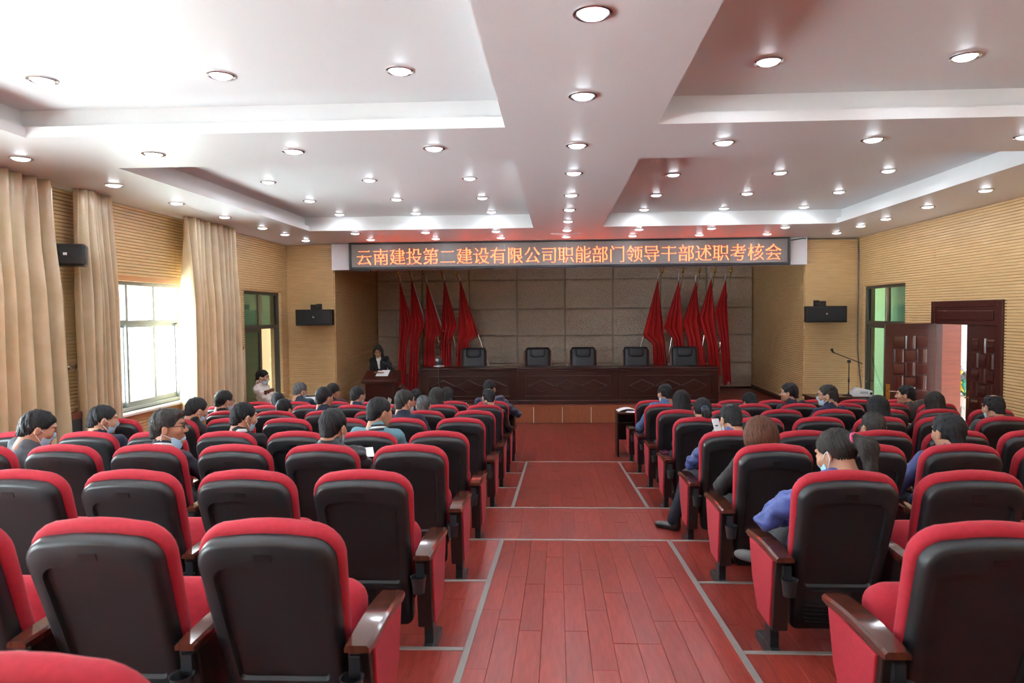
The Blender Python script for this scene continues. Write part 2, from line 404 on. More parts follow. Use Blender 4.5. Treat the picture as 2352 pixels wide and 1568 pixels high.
# ---- stage
st = MB().box((-4.9, YST+.02, 0), (5.15, YW+.03, ZST-PT)).build('stage', m_floor_under)
tag(st, 'low stage with brown wood front panels and red plank top', 'stage', kind='structure')
planks(st, -4.88, 5.12, YST+.0, YW+.02, ZST-PT, ind=None)
xj = [.10+.625*i for i in range(-8, 9)]
xs_ = [-4.68] + [x for x in xj if -4.6 < x < 4.9] + [4.96]
m_joint = mat('joint_strip', (.62, .50, .40), .5)
for a, c in zip(xs_[:-1], xs_[1:]):
    MB().box((a+.012, YST-.006, .012), (c-.012, YST+.02, ZST-.035)).build('front_panel', m_stagewood, st, bevel=.002, seg=1)
    MB().box((a-.009, YST+.0, .012), (a+.009, YST+.019, ZST-.035)).build('joint_strip', m_joint, st)
MB().box((-4.7, YST-.012, ZST-.035), (4.97, YST+.03, ZST+.004)).build('stage_edge', m_stagewood, st, bevel=.004)
tag(MB().box((-4.86, YW-.05, ZST), (5.07, YW-.032, ZST+.05)).build('baseboard_stage_back', m_darkwood), 'dark baseboard below the padded wall', 'baseboard', kind='structure')
o = MB().box((0, 0, 0), (3.75, .02, .10)).build('baseboard_stage_right', m_darkwood)
o.location = (4.975, YF+.1, ZST); o.rotation_euler = (0, 0, math.atan2(YW-YF, .085)); tag(o, 'dark baseboard along the stage side wall', 'baseboard', kind='structure')

# ---- windows
def bar(b, lo, hi): b.box(lo, hi)
def window(idx, a, c, za, zb, label):
    w = thing(f'window_{idx}' + ('_offscreen' if idx > 1 else ''), label, 'window', (XL-.10, (a+c)/2, za)); w['kind'] = 'structure'
    L = (c-a)/2; H = zb-za; zt = 1.18
    b = MB()
    b.box((-.05, -L, 0), (.05, L, .05)).box((-.05, -L, H-.05), (.05, L, H)).box((-.05, -L, 0), (.05, -L+.05, H)).box((-.05, L-.05, 0), (.05, L, H))
    b.box((-.05, -L+.05, zt-.025), (.05, L-.05, zt+.025))
    b.build('window_frame', m_alu, w, bevel=.004, seg=1)
    n = 4
    ys = [-L+.05+(2*L-.1)*i/n for i in range(n+1)]
    for i in range(1, n): MB().box((-.045, ys[i]-.024, zt+.025), (.045, ys[i]+.024, H-.05)).build('mullion', m_alu, w, bevel=.003, seg=1)
    for i in range(n): MB().box((-.004, ys[i]+.02, zt+.02), (.004, ys[i+1]-.02, H-.045)).build('pane', m_glass, w)
    for i in range(n):
        x = .022 if i % 2 else -.022
        ya, yb = ys[i]-.02, ys[i+1]+.02
        ya, yb = max(ya, -L+.05), min(yb, L-.05)
        b = MB(); t = .045
        b.box((x-.018, ya, .05), (x+.018, yb, .05+.07)).box((x-.018, ya, zt-.025-t), (x+.018, yb, zt-.025))
        b.box((x-.018, ya, .12), (x+.018, ya+t, zt-.025-t)).box((x-.018, yb-t, .12), (x+.018, yb, zt-.025-t))
        s = b.build('sash', m_alu, w, bevel=.003, seg=1)
        MB().box((x-.003, ya+t, .12), (x+.003, yb-t, zt-.025-t)).build('pane', m_glass, s)
    MB().box((-.06, -L-.04, -.035), (.20, L+.04, 0)).build('window_sill', mat('sill_stone', (.80, .72, .62), .3), w, bevel=.006)
    MB().box((.085, -L-.05, H), (.125, L+.05, H+.07)).build('head_casing', mat('casing_wood', (.52, .24, .09), .4), w)
    MB().box((.085, -L-.05, -.12), (.125, L+.05, -.035)).build('apron_casing', MATS['casing_wood'], w)
window(1, *WINS[0], 'sliding aluminium window in full daylight between the gold curtains')
window(2, *WINS[1], 'sliding aluminium window mostly covered by the wide gold curtain')
window(3, *WINS[2], 'sliding aluminium window at the rear of the hall')

# ---- outdoors beyond the windows
m_ext = mat('exterior_render', (.80, .82, .84), .8)
e = thing('exterior_building', 'pale building outside the window with blue glass', 'building', (-19, 24, -1.0))
MB().box((-3, -9, 0), (3, 9, 9)).build('facade', m_ext, e)
for i in range(5):
    for j in range(3):
        f = MB().box((3.0, -7.6+3.2*i, 1.2+2.9*j), (3.06, -5.9+3.2*i, 2.9+2.9*j)).build('window', mat('ext_frame', (.55, .66, .72), .5), e)
        MB().box((3.05, -7.5+3.2*i, 1.3+2.9*j), (3.08, -6.0+3.2*i, 2.8+2.9*j)).build('pane', mat('ext_glass', (.30, .55, .68), .2), f)
tag(MB().box((-60, -40, -1.2), (XL-.26, 60, -1.0)).build('exterior_ground', mat('ext_ground', (.60, .62, .63), .9)), 'pale paved ground outside the windows', 'ground', kind='structure')

# ---- glass door with transom on the window side (opens to a lobby)
def glazed(idx, X, a, c, zt, zb, side, label, leaf_open):
    w = thing(f'door_{idx}', label, 'door', (X, a, 0)); w['kind'] = 'structure'
    W = c-a; d = -side*.10; t = .055; mid = W*.5
    b = MB()
    b.box((d-.045, 0, 0), (d+.045, t, zb)).box((d-.045, W-t, 0), (d+.045, W, zb)).box((d-.045, t, zb-t), (d+.045, W-t, zb)).box((d-.045, t, zt-t), (d+.045, W-t, zt+.02))
    b.build('door_frame', m_alu_dark, w, bevel=.004, seg=1)
    MB().box((d-.04, mid-.03, zt+.02), (d+.04, mid+.03, zb-t)).build('mullion', mat('bronze_aluminium', (.42, .34, .22), .35, metal=.6), w, bevel=.003, seg=1)
    MB().box((d-.004, t, zt+.02), (d+.004, mid-.03, zb-t)).build('pane', m_teal, w)
    MB().box((d-.004, mid+.03, zt+.02), (d+.004, W-t, zb-t)).build('pane', m_teal, w)
    def leaf(ya, yb, hinge=None, ang=0):
        L = yb-ya; s = MB(); r = .06
        s.box((-.02, 0, .01), (.02, r, zt-t)).box((-.02, L-r, .01), (.02, L, zt-t)).box((-.02, r, zt-t-r), (.02, L-r, zt-t)).box((-.02, r, .01), (.02, L-r, .13))
        o = s.build('door_leaf', m_alu_dark, w, bevel=.003, seg=1)
        o.location = (d, ya, 0); 
        if ang: o.rotation_euler = (0, 0, ang)
        MB().box((-.004, r, .13), (.004, L-r, zt-t-r)).build('pane', m_teal, o)
        MB().tube([(side*.02, L-.03, 1.0), (side*.06, L-.03, 1.0), (side*.06, L-.12, 1.0)], .009).build('handle', m_chrome, o, smooth=True)
        return o
    leaf(t, mid+.02)
    if leaf_open: leaf(mid+.06, W-t, ang=leaf_open)
    else: leaf(mid+.02, W-t)
    return w
glazed(1, XL, *DL[:2], 2.20, 2.86, 1, 'dark framed glass door with teal transom beside the stage, one leaf open', 1.35)
glazed(2, XR, *GR[:2], 2.17, 2.87, -1, 'teal tinted glass partition with transom behind the microphone stand', 0)
# lobby behind the glass door: pale wall with a switch
b = MB(); b.box((XL-2.6, 11.2, 0), (XL-.22, 11.3, 3)).box((XL-2.6, 14.75, 0), (XL-.22, 14.85, 3.0)).box((XL-2.7, 11.2, 0), (XL-2.6, 14.85, 3)).box((XL-2.6, 11.2, -.1), (XL-.22, 14.85, 0)).box((XL-2.7, 11.2, 3.0), (XL-.22, 14.85, 3.1))
o = tag(b.build('wall_lobby', mat('lobby_paint', (.62, .66, .62), .7)), 'pale lobby walls seen through the glass door', 'wall', kind='structure')
o = thing('light_switch', 'white light switch on the lobby wall behind the glass door', 'switch', (XL-.75, 14.745, 1.42))
MB().box((-.055, -.012, -.055), (.055, 0, .055)).build('plate', m_whitep, o, bevel=.004); MB().box((-.02, -.018, -.03), (.02, -.01, .03)).build('rocker', m_whitep, o, bevel=.003)
# shallow store room behind the teal partition
b = MB(); b.box((XR+.62, 11.72, 0), (XR+.68, 15, 3)).box((XR+.22, 14.9, 0), (XR+.62, 15, 3)).box((XR+.22, 11.72, 0), (XR+.62, 11.82, 3)).box((XR+.22, 11.72, -.1), (XR+.68, 15, 0)).box((XR+.22, 11.72, 3), (XR+.68, 15, 3.1))
tag(b.build('wall_store', mat('store_paint', (.40, .52, .49), .8)), 'dim store room walls behind the teal glass', 'wall', kind='structure')
o = thing('display_board', 'blue display board leaning in the store room behind the teal glass', 'board', (XR+.42, 13.2, 0), 0)
MB().box((-.02, -.35, 0), (.02, .35, 1.25)).build('frame', mat('grey_board', (.13, .16, .18), .5), o); MB().box((-.03, .02, .12), (-.018, .28, 1.15)).build('blue_panel', mat('blue_board', (.06, .30, .50), .5), o)

# ---- wooden double door on the right wall
m_door = mat('door_wood', (.040, .0085, .0065), .32, coat=.12, grain=((.062, .013, .009), 4, (1, 1, 12)))
m_door2 = mat('door_tile_wood', (.052, .011, .008), .18, coat=.5)
dr = thing('door_3', 'dark red wooden double door with woven relief panels, one leaf open', 'door', (XR, DR[0], 0)); dr['kind'] = 'structure'
WD = DR[1]-DR[0]
b = MB(); b.box((-.03, -.05, 0), (.10, .06, 2.53)).box((-.03, WD-.06, 0), (.10, WD+.05, 2.53)).box((-.03, .06, 2.43), (.10, WD-.06, 2.53)).box((-.02, .06, 2.17), (.08, WD-.06, 2.43))
b.build('door_frame', m_door, dr, bevel=.008)
MB().box((-.035, .14, 2.24), (-.018, WD-.14, 2.38)).build('transom_panel', m_door, dr, bevel=.012)
MB().box((.10, WD-.05, 0), (.40, WD+.02, 2.21)).build('jamb_lining', mat('jamb_wood', (.15, .030, .015), .4, grain=((.20, .043, .020), 4, (1, 1, 10))), dr)
tile = MB(); n = 7; W2, H2 = .080, .105
pr = [(-W2*math.cos(PI*i/n), -.030*math.sin(PI*i/n)) for i in range(n+1)]
tile.prism([(p, q) for p, q in pr], -H2, H2, 'z'); tile_v = tile.mesh('relief_tile', m_door2, smooth=True)
tile = MB(); pr2 = [(.012-.026*math.sin(PI*i/n), -H2*math.cos(PI*i/n)) for i in range(n+1)]
tile.prism([(q, p) for q, p in pr2], -W2, W2, 'x'); tile_h = tile.mesh('relief_tile', m_door2, smooth=True)
def wood_leaf(loc, rotz, side):
    l = link('door_leaf', MB().box((0, -.02, .01), (.77, .02, 2.18)).mesh('door_leaf', m_door, bevel=.004, seg=1), dr, loc, (0, 0, rotz))
    for s in (-1, 1):
        for j in range(8):
            for i in range(3):
                me = tile_v if (i+j) % 2 == 0 else tile_h
                link('relief_tile', me, l, (.215+.17*i, s*.020, .37+.215*j), (0, 0, 0 if s < 0 else PI))
        MB().box((.68 if side > 0 else .02, s*.02-.004, .92), (.745 if side > 0 else .085, s*.02+.004, 1.20)).build('lock_plate', m_brass, l, bevel=.002, seg=1)
        x = .715 if side > 0 else .05
        MB().tube([(x, s*.02, 1.09), (x, s*.065, 1.09), (x-side*.11, s*.065, 1.085)], .009).build('handle', m_chrome, l, smooth=True)
    for z in (.35, 1.1, 1.9):
        MB().lathe([(.012, -.06), (.012, .06)], n=10).build('hinge', m_brass, l, loc=(0 if side > 0 else .77, -.022, z))
    return l
wood_leaf((-.01, WD-.08, 0), math.radians(180-8), 1)
wood_leaf((.03, .80, 0), math.radians(-90), -1)
# lit passage outside the wooden door: white tiled wall
tw = MB().box((XR+.68, 12.9, -.2), (9.2, 13.0, 3.4)).build('wall_passage', mat('tile_grout', (.45, .36, .34), .9))
tag(tw, 'white tiled wall of the passage outside the wooden door', 'wall', kind='structure')
tm = MB().box((-.145, -.012, -.046), (.145, 0, .046)).mesh('wall_tile', mat('wall_tile', (.86, .85, .85), .3), bevel=.003, seg=1)
for j in range(28):
    for i in range(7): link('wall_tile', tm, tw, (XR+.84+.3*i+(.13 if j % 2 else 0), 12.9, .06+.1*j))
tag(MB().box((XR+.24, 6.5, -.2), (9.2, 11.72, 0)).box((XR+.68, 11.72, -.2), (9.2, 12.9, 0)).build('floor', mat('passage_floor', (.6, .58, .55), .5)), 'pale passage floor outside the wooden door', 'floor', kind='structure')
tag(MB().box((XR+.24, 6.3, 3.4), (9.3, 13.0, 3.5)).build('ceiling_passage_shade', m_white), 'unseen ceiling added to shade the passage outside the wooden door', 'ceiling', kind='structure')  # unseen, added to keep the open sky from overlighting the passage
tag(MB().box((9.2, 6.4, -.2), (9.3, 13.0, 2.85)).build('wall_passage_outer_shade', m_ext), 'unseen outer wall added to shade the passage', 'wall', kind='structure')  # invented and unseen; its height leaves only a strip for daylight
tag(MB().box((XR+.24, 6.3, -.2), (9.3, 6.4, 3.4)).build('wall_passage_end_shade', m_ext), 'unseen end wall added to shade the passage', 'wall', kind='structure')  # unseen, added to close this end of the passage against sky light
# ------------------------------------------------------------------ ceiling lights
ring_me = MB().lathe([(.098, .0), (.098, -.007), (.086, -.012), (.074, -.006), (.070, .004)], n=28, cap0=False, cap1=False).mesh('trim_ring', m_chrome, smooth=True)
lens_me = MB().lathe([(.071, .002), (.070, -.008), (.062, -.016), (.045, -.022), (.022, -.025), (.006, -.026)], n=24, cap0=False).mesh('lens', m_lamp, smooth=True)
def downlight(x, y, z, label, group):
    d = Vector((x, y, z-CAMZ)); f = d.dot(CF)      # rows of the same grid that lie beyond the picture's edge
    seen = f > 0 and -30 < PPX+FPX*d.dot(CR)/f < 2382 and -30 < 784-FPX*d.dot(CU)/f < 1598
    e = '' if seen else '_offscreen'
    t = thing('ceiling_downlight'+e, label, 'downlight', (x, y, z), 0, group)
    link('trim_ring', ring_me, t); link('lens'+e, lens_me, t)
GX = [-4.88, -3.60, -2.33, -1.07, .185, 1.45, 2.71, 3.98, 5.27]
for y in (-.4, .85, 2.10, 3.35, 4.60, 7.10, 8.42, 9.60, 10.80): downlight(.185, y, ZC, 'round recessed downlight in the centre ceiling beam', 'downlights along the centre beam')
for x in GX[1:-1]: downlight(x, 5.94, ZC, 'round recessed downlight in the cross beam between the coffers', 'downlights along the cross beam')
for y in (.9, 2.15, 3.4, 4.65, 6.0, 7.29, 8.52, 9.77, 11.05): downlight(GX[0], y, ZC, 'round recessed downlight in the ceiling border over the curtains', 'downlights over the curtains')
for y in (.9, 2.15, 3.4, 4.65, 6.0, 7.3, 8.57, 9.86, 11.08): downlight(GX[-1], y, ZC, 'round recessed downlight in the ceiling border over the wooden door', 'downlights over the wooden door')
for x in GX:
    for y in (11.97, 12.98): downlight(x, y, ZC, 'round recessed downlight in front of the red letter screen', 'downlights before the letter screen')
for xs, nm in (((-3.68, -2.37, -1.09), 'window side'), ((1.46, 2.77, 4.08), 'door side')):
    for x in xs:
        for y in (.3, 1.8, 3.25, 4.75): downlight(x, y, ZU, f'round recessed downlight in the rear coffer on the {nm}', f'downlights in the rear {nm} coffer')
        for y in (8.53, 9.98, 11.36): downlight(x, y, ZU, f'round recessed downlight in the front coffer on the {nm}', f'downlights in the front {nm} coffer')
# ceiling air vent
v = thing('ceiling_vent', 'flat slatted air vent in the ceiling before the letter screen', 'vent', (.17, 12.52, ZC))
MB().box((-.28, -.09, -.008), (.28, -.075, 0)).box((-.28, .075, -.008), (.28, .09, 0)).box((-.28, -.075, -.008), (-.265, .075, 0)).box((.265, -.075, -.008), (.28, .075, 0)).build('frame', m_whitep, v)
for i in range(6): MB().box((-.262, -.07+.025*i, -.006), (.262, -.058+.025*i, -.001)).build('slat', m_whitep, v)

# ------------------------------------------------------------------ red letter screen
YL = 13.58
xa, xb = at(801, 585, YL).x, at(1816, 575, YL).x
zb_ = (at(801, 620, YL).z + at(1816, 607, YL).z)/2; zt_ = min(ZC-.006, (at(801, 556, YL).z + at(1816, 543, YL).z)/2)
led = thing('letter_screen', 'long grey dot matrix screen with glowing orange red characters over the stage', 'screen', ((xa+xb)/2, YL, (zb_+zt_)/2), -.0)
LW, LH = (xb-xa)/2, (zt_-zb_)/2
b = MB(); t = .05
b.box((-LW, 0, -LH), (LW, .11, -LH+t)).box((-LW, 0, LH-t*.6), (LW, .11, LH)).box((-LW, 0, -LH+t), (-LW+t, .11, LH-t*.6)).box((LW-t, 0, -LH+t), (LW, .11, LH-t*.6))
b.build('frame', mat('screen_frame', (.018, .02, .026), .3), led, bevel=.006)
nmod = 14
m_led = mat('screen_face', (.20, .185, .18), .33, vary=((.25, .235, .225), 300, (1, 1, 1)), bump=(420, .15, (1, 1, 1)))
for i in range(nmod):
    w = (2*LW-2*t)/nmod
    MB().box((-LW+t+i*w+.001, .018, -LH+t), (-LW+t+(i+1)*w-.001, .03, LH-t*.6)).build('screen_module', m_led, led)
# characters rasterised into diode dots
def led_text():
    c = bpy.data.curves.new('t', 'FONT'); c.body = '云南建投第二建设有限公司职能部门领导干部述职考核会'; c.size = 1
    o = bpy.data.objects.new('t', c); COL.objects.link(o)
    me = o.evaluated_get(bpy.context.evaluated_depsgraph_get()).to_mesh()
    V = np.array([v.co[:2] for v in me.vertices]); me.calc_loop_triangles()
    T = np.array([t.vertices[:] for t in me.loop_triangles])
    A = V[T]; n = 30; x1 = 25.0
    G = np.zeros((n, int(x1*n)), bool)
    y0, y1 = -.11, .88
    for a, b_, c_ in A:
        i0, i1 = max(0, int(min(a[0], b_[0], c_[0])*n)-1), int(max(a[0], b_[0], c_[0])*n)+2
        j0 = max(0, int((min(a[1], b_[1], c_[1])-y0)/(y1-y0)*n)-1); j1 = int((max(a[1], b_[1], c_[1])-y0)/(y1-y0)*n)+2
        if i1 <= i0 or j1 <= j0: continue
        I, J = np.meshgrid(np.arange(i0, min(i1, G.shape[1])), np.arange(j0, min(j1, n)))
        if I.size == 0: continue
        X = (I+.5)/n; Y = y0+(J+.5)/n*(y1-y0)
        s1 = (b_[0]-a[0])*(Y-a[1])-(b_[1]-a[1])*(X-a[0]); s2 = (c_[0]-b_[0])*(Y-b_[1])-(c_[1]-b_[1])*(X-b_[0]); s3 = (a[0]-c_[0])*(Y-c_[1])-(a[1]-c_[1])*(X-c_[0])
        G[J, I] |= ((s1 >= 0) & (s2 >= 0) & (s3 >= 0)) | ((s1 <= 0) & (s2 <= 0) & (s3 <= 0))
    bpy.data.objects.remove(o); bpy.data.curves.remove(c)
    # thin the level strokes to one or two dots, keep upright ones, as in a Song face
    H = G.copy()
    for j in range(n):
        for i in range(G.shape[1]):
            if not G[j, i]: continue
            a = i
            while a > 0 and G[j, a-1]: a -= 1
            e = i
            while e < G.shape[1]-1 and G[j, e+1]: e += 1
            q = j
            while q > 0 and G[q-1, i]: q -= 1
            h = j
            while h < n-1 and G[h+1, i]: h += 1
            if e-a+1 >= 6 and h-q+1 <= 4 and j > q and not (e-i < 3 and j == q+1): H[j, i] = False
    K = H.copy()
    for j in range(n):
        i = 0
        while i < K.shape[1]:
            if K[j, i]:
                e = i
                while e < K.shape[1] and K[j, e]: e += 1
                if e-i == 3: K[j, i] = False
                i = e
            else: i += 1
    return K
Gd = led_text()
cw = (at(1798, 578, YL).x - at(818, 586, YL).x)/25.0; xs0 = at(818, 586, YL).x - led.location.x - .012
ch = .345; zc0 = -.012
V = []; F = []
dx = cw/30.0; dz = ch/30.0
for j, i in zip(*np.nonzero(Gd)):
    x = xs0+i*dx; z = zc0-ch/2+j*dz; k = len(V); g = .06
    V += [(x+dx*g, .0125, z+dz*g), (x+dx*(1-g), .0125, z+dz*g), (x+dx*(1-g), .0125, z+dz*(1-g)), (x+dx*g, .0125, z+dz*(1-g))]; F.append((k, k+1, k+2, k+3))
tag(link('lettering', fast_mesh('lettering', V, F, mat('diode_red', (.9, .1, .05), .5, emit=(1.0, .075, .018), estr=6.0)), led), 'orange red Chinese characters')
MB().box((-LW+.12, .02, -LH-.03), (-LW+.42, .10, -LH)).build('bracket', m_black, led); MB().box((-1.62, .03, -LH-.03), (-1.50, .10, -LH)).build('bracket', m_black, led)
# cable from the screen along the ceiling and down the corner
tag(MB().tube([(xb+.01, 13.68, 3.80), (4.9, 13.68, 3.835), (5.1, 13.81, 3.838), (5.5, 13.82, 3.835), (6.03, 13.82, 3.83), (6.04, 13.82, 3.6), (6.045, 13.81, 2.9), (6.04, 13.81, 2.2), (6.04, 13.80, 1.6), (6.0, 13.6, 1.1), (5.95, 13.4, .80)], .012, 6).build('cable', mat('cable_grey', (.10, .10, .10), .5), smooth=True), 'grey cable running from the letter screen down the corner beside the teal glass', 'cable')

# ------------------------------------------------------------------ loudspeakers
def logo(parent, x, y, z, s=1):
    MB().box((x-.020*s, y-.002, z-.016*s), (x+.012*s, y, z-.002*s)).box((x-.020*s, y-.002, z+.002*s), (x-.006*s, y, z+.018*s)).build('logo', mat('logo_white', (.75, .72, .70), .5), parent)
    MB().box((x+.002*s, y-.002, z+.000*s), (x+.018*s, y, z+.018*s)).build('logo_mark', mat('logo_red', (.55, .10, .10), .5), parent)
def wall_speaker(px0, px1, pyt, pyb, label, bx):
    p0, p1 = at(px0, pyt, 13.46), at(px1, pyb, 13.46)
    cx, cz = (p0.x+p1.x)/2, (p0.z+p1.z)/2; w, h = abs(p1.x-p0.x)/2, abs(p0.z-p1.z)/2
    t = thing('loudspeaker', label, 'loudspeaker', (cx, 13.46, cz))
    MB().prism([(-w, 0), (w, 0), (w*.86, .30), (-w*.86, .30)], -h, h, 'z').build('cabinet', m_black, t, bevel=.012)
    MB().box((-w+.025, -.010, -h+.025), (w-.025, .003, h-.025)).build('grille', mat('grille_cloth', (.012, .012, .013), .6, bump=(500, .3, (1, 1, 1))), t, bevel=.006)
    logo(t, 0, -.010, .01)
    MB().box((bx-.05, .02, h), (bx+.05, .14, h+.10)).box((bx-.03, .14, h+.02), (bx+.03, .40, h+.07)).box((bx-.06, .385, h-.03), (bx+.06, .398, h+.12)).build('bracket', m_black, t, bevel=.006)
wall_speaker(678, 763, 711, 747, 'wide black wall speaker beside the stage near the glass door', -.02)
wall_speaker(1853, 1946, 703, 740, 'wide black wall speaker above the microphone stand', -.06)
t = thing('loudspeaker', 'rounded black wall speaker between the curtains', 'loudspeaker', (XL, 7.20, 3.07))
o = MB(); o.loft([[(-.13, -.10, -.09), (.13, -.10, -.09), (.13, -.10, .09), (-.13, -.10, .09)], [(-.165, .0, -.115), (.165, .0, -.115), (.165, .0, .115), (-.165, .0, .115)],
        [(-.175, .12, -.12), (.175, .12, -.12), (.175, .12, .12), (-.175, .12, .12)], [(-.165, .15, -.112), (.165, .15, -.112), (.165, .15, .112), (-.165, .15, .112)]])
cb = o.build('cabinet', m_black, t, bevel=.02, smooth=True); cb.location = (.30, 0, 0); cb.rotation_euler = (.10, 0, math.radians(180+18))
b = MB(); b.loft([[(-.150, .150, -.098), (.150, .150, -.098), (.150, .150, .098), (-.150, .150, .098)], [(-.04, .168, -.005), (.04, .168, -.005), (.04, .168, .005), (-.04, .168, .005)]]); b.build('grille', MATS['grille_cloth'], cb)
MB().box((-.018, .163, -.014), (.018, .172, .014)).build('logo', MATS['logo_white'], cb)
MB().box((0, -.05, -.06), (.02, .05, .06)).box((.02, -.025, -.025), (.20, .025, .025)).build('bracket', m_black, t, bevel=.005)

# ------------------------------------------------------------------ curtains
def curtain(ya, yb, z0, z1, folds, amp, label, seed, pinch=0.0):
    r = np.random.default_rng(seed); nu, nv = folds*14, 40
    ph = r.uniform(0, 6.28, 4); X0 = XL+.23
    u = np.linspace(0, 1, nu+1); v = np.linspace(0, 1, nv+1); U, W = np.meshgrid(u, v)
    Z = z0+(z1-z0)*W
    warp = U + .018*np.sin(2*PI*2.3*U+ph[0]) + .008*np.sin(2*PI*5*U+ph[1]+W*2)
    base = np.sin(2*PI*folds*warp+ph[2]); base = np.sign(base)*np.abs(base)**.75
    a = amp*(.40+.60*np.clip((1-W)*3.0, 0, 1))*(1+.35*np.sin(2*PI*1.7*U+ph[3]))
    X = X0 + a*base + amp*.25*np.sin(2*PI*folds*2*warp+ph[1])*np.clip((W-.80)*5, 0, 1) + .02*np.sin(2*PI*1.3*U+3*W+ph[0])
    flare = 1+.06*(1-W)
    yc = (ya+yb)/2
    Y = yc+(yb-ya)/2*(2*warp-1)*flare + .02*np.sin(3*W+ph[1])*(1-W)
    P = np.stack([X, Y, Z], -1).reshape(-1, 3)
    idx = np.arange((nu+1)*(nv+1)).reshape(nv+1, nu+1)
    F = np.stack([idx[:-1, :-1], idx[:-1, 1:], idx[1:, 1:], idx[1:, :-1]], -1).reshape(-1, 4)
    t = thing('curtain', label, 'curtain', (0, 0, 0))
    c = link('cloth', fast_mesh('cloth', P, F, m_curtain, True), t)
    sd = c.modifiers.new('thickness', 'SOLIDIFY'); sd.thickness = .004
curtain(5.35, 7.04, .30, 3.855, 9, .125, 'wide gold satin curtain covering most of its window, nearest the wall speaker', 3)
curtain(7.42, 7.96, .22, 3.855, 6, .095, 'narrow gathered gold satin curtain between the wall speaker and the bright window', 8)
curtain(9.64, 11.08, .06, 3.855, 9, .120, 'gold satin curtain between the bright window and the glass door', 5)
def tieback(y, z, dy, ln, label):
    t = thing('curtain_tieback', label, 'tieback', (XL, y, z))
    MB().lathe([(.012, 0), (.012, .05), (.035, .055), (.038, .07), (.02, .085)], n=16).build('hook_knob', m_chrome, t, smooth=True, rot=(0, PI/2, 0))
    b = MB(); n = 9
    for s in (0, 1):
        rr = []
        for i in range(n):
            f = i/(n-1); rr.append([(.055+.01*s+.012*math.sin(5*f), dy*f-.022-.012*f+.03*s, -ln*f), (.055+.01*s+.012*math.sin(5*f), dy*f+.022+.012*f+.03*s, -ln*f), (.062+.01*s+.012*math.sin(5*f), dy*f+.022+.012*f+.03*s, -ln*f), (.062+.01*s+.012*math.sin(5*f), dy*f-.022-.012*f+.03*s, -ln*f)])
        b.loft(rr)
    b.build('strap', mat('tie_satin', (.70, .52, .38), .55, sheen=.3), t)
    b = MB()
    for i in range(9): b.tube([(.065, dy-.045+.012*i, -ln), (.068, dy-.045+.012*i, -ln-.05)], .004, 5)
    b.build('fringe', MATS['tie_satin'], t)
tieback(7.55, 1.83, .06, .66, 'pair of pink satin tieback straps hanging from a hook below the wall speaker')
MB_ = thing('wall_hook', 'round metal curtain hook without a strap below the wall speaker', 'hook', (XL, 7.43, 1.83))
MB().lathe([(.012, 0), (.012, .05), (.035, .055), (.038, .07), (.02, .085)], n=16).build('hook_knob', m_chrome, MB_, smooth=True, rot=(0, PI/2, 0))
tieback(11.66, 1.83, .01, .60, 'thin satin tieback strap hanging beside the glass door')

# ------------------------------------------------------------------ stage furniture
m_bead = m_desk
def stage_desk(xa, xb, label):
    w = xb-xa; t = thing('stage_desk', label, 'desk', ((xa+xb)/2, 14.86, ZST), 0, 'stage desks')
    h = w/2-.003; H = .80
    MB().box((-h, -.02, H-.05), (h, .58, H)).build('top_board', m_desk, t, bevel=.012, seg=3)
    MB().box((-h, .02, .06), (h, .05, H-.05)).build('front_panel', m_desk, t)
    MB().box((-h, -.012, 0), (h, .05, .075)).build('plinth', m_desk, t, bevel=.008)
    MB().box((-h, .05, 0), (-h+.03, .55, H-.05)).box((h-.03, .05, 0), (h, .55, H-.05)).build('side_panel', m_desk, t)
    fr = MB(); x = h-.16; z0, z1, q = .15, .62, .022
    fr.box((-x, .004, z0), (x, .021, z0+q)).box((-x, .004, z1-q), (x, .021, z1)).box((-x, .004, z0+q), (-x+q, .021, z1-q)).box((x-q, .004, z0+q), (x, .021, z1-q))
    fr.build('moulding', m_bead, t, bevel=.006)
    MB().box((-h, -.004, H-.085), (h, .02, H-.055)).build('cornice', m_desk, t, bevel=.008)
    dw = (2*x-.16)/6; dh = .135; zc = .39
    for i in range(3):
        cx = -x+.08+dw*(2*i+1)
        d = MB(); d.loft([[(cx-dw, .021, zc), (cx, .021, zc-dh), (cx+dw, .021, zc), (cx, .021, zc+dh)],
                          [(cx-dw+.034, -.006, zc), (cx, -.006, zc-dh+.018), (cx+dw-.034, -.006, zc), (cx, -.006, zc+dh-.018)]], cap0=False)
        d.build('diamond_relief', m_desk, t)
        q = .010; bd = MB()
        for (ax, az), (bx_, bz) in (((-dw, 0), (0, dh)), ((0, dh), (dw, 0)), ((dw, 0), (0, -dh)), ((0, -dh), (-dw, 0))):
            bd.tube([(cx+ax, .014, zc+az), (cx+bx_, .014, zc+bz)], .011, 6)
        bd.build('bead', m_bead, t)
stage_desk(-3.08, -.89, 'long dark wood stage desk with diamond relief behind the tripod camera')
stage_desk(-.89, 1.338, 'long dark wood stage desk with diamond relief facing the aisle')
stage_desk(1.338, 3.53, 'long dark wood stage desk with diamond relief at the door end of the stage')
m_redwood = mat('chair_wood', (.14, .028, .016), .3, coat=.3)
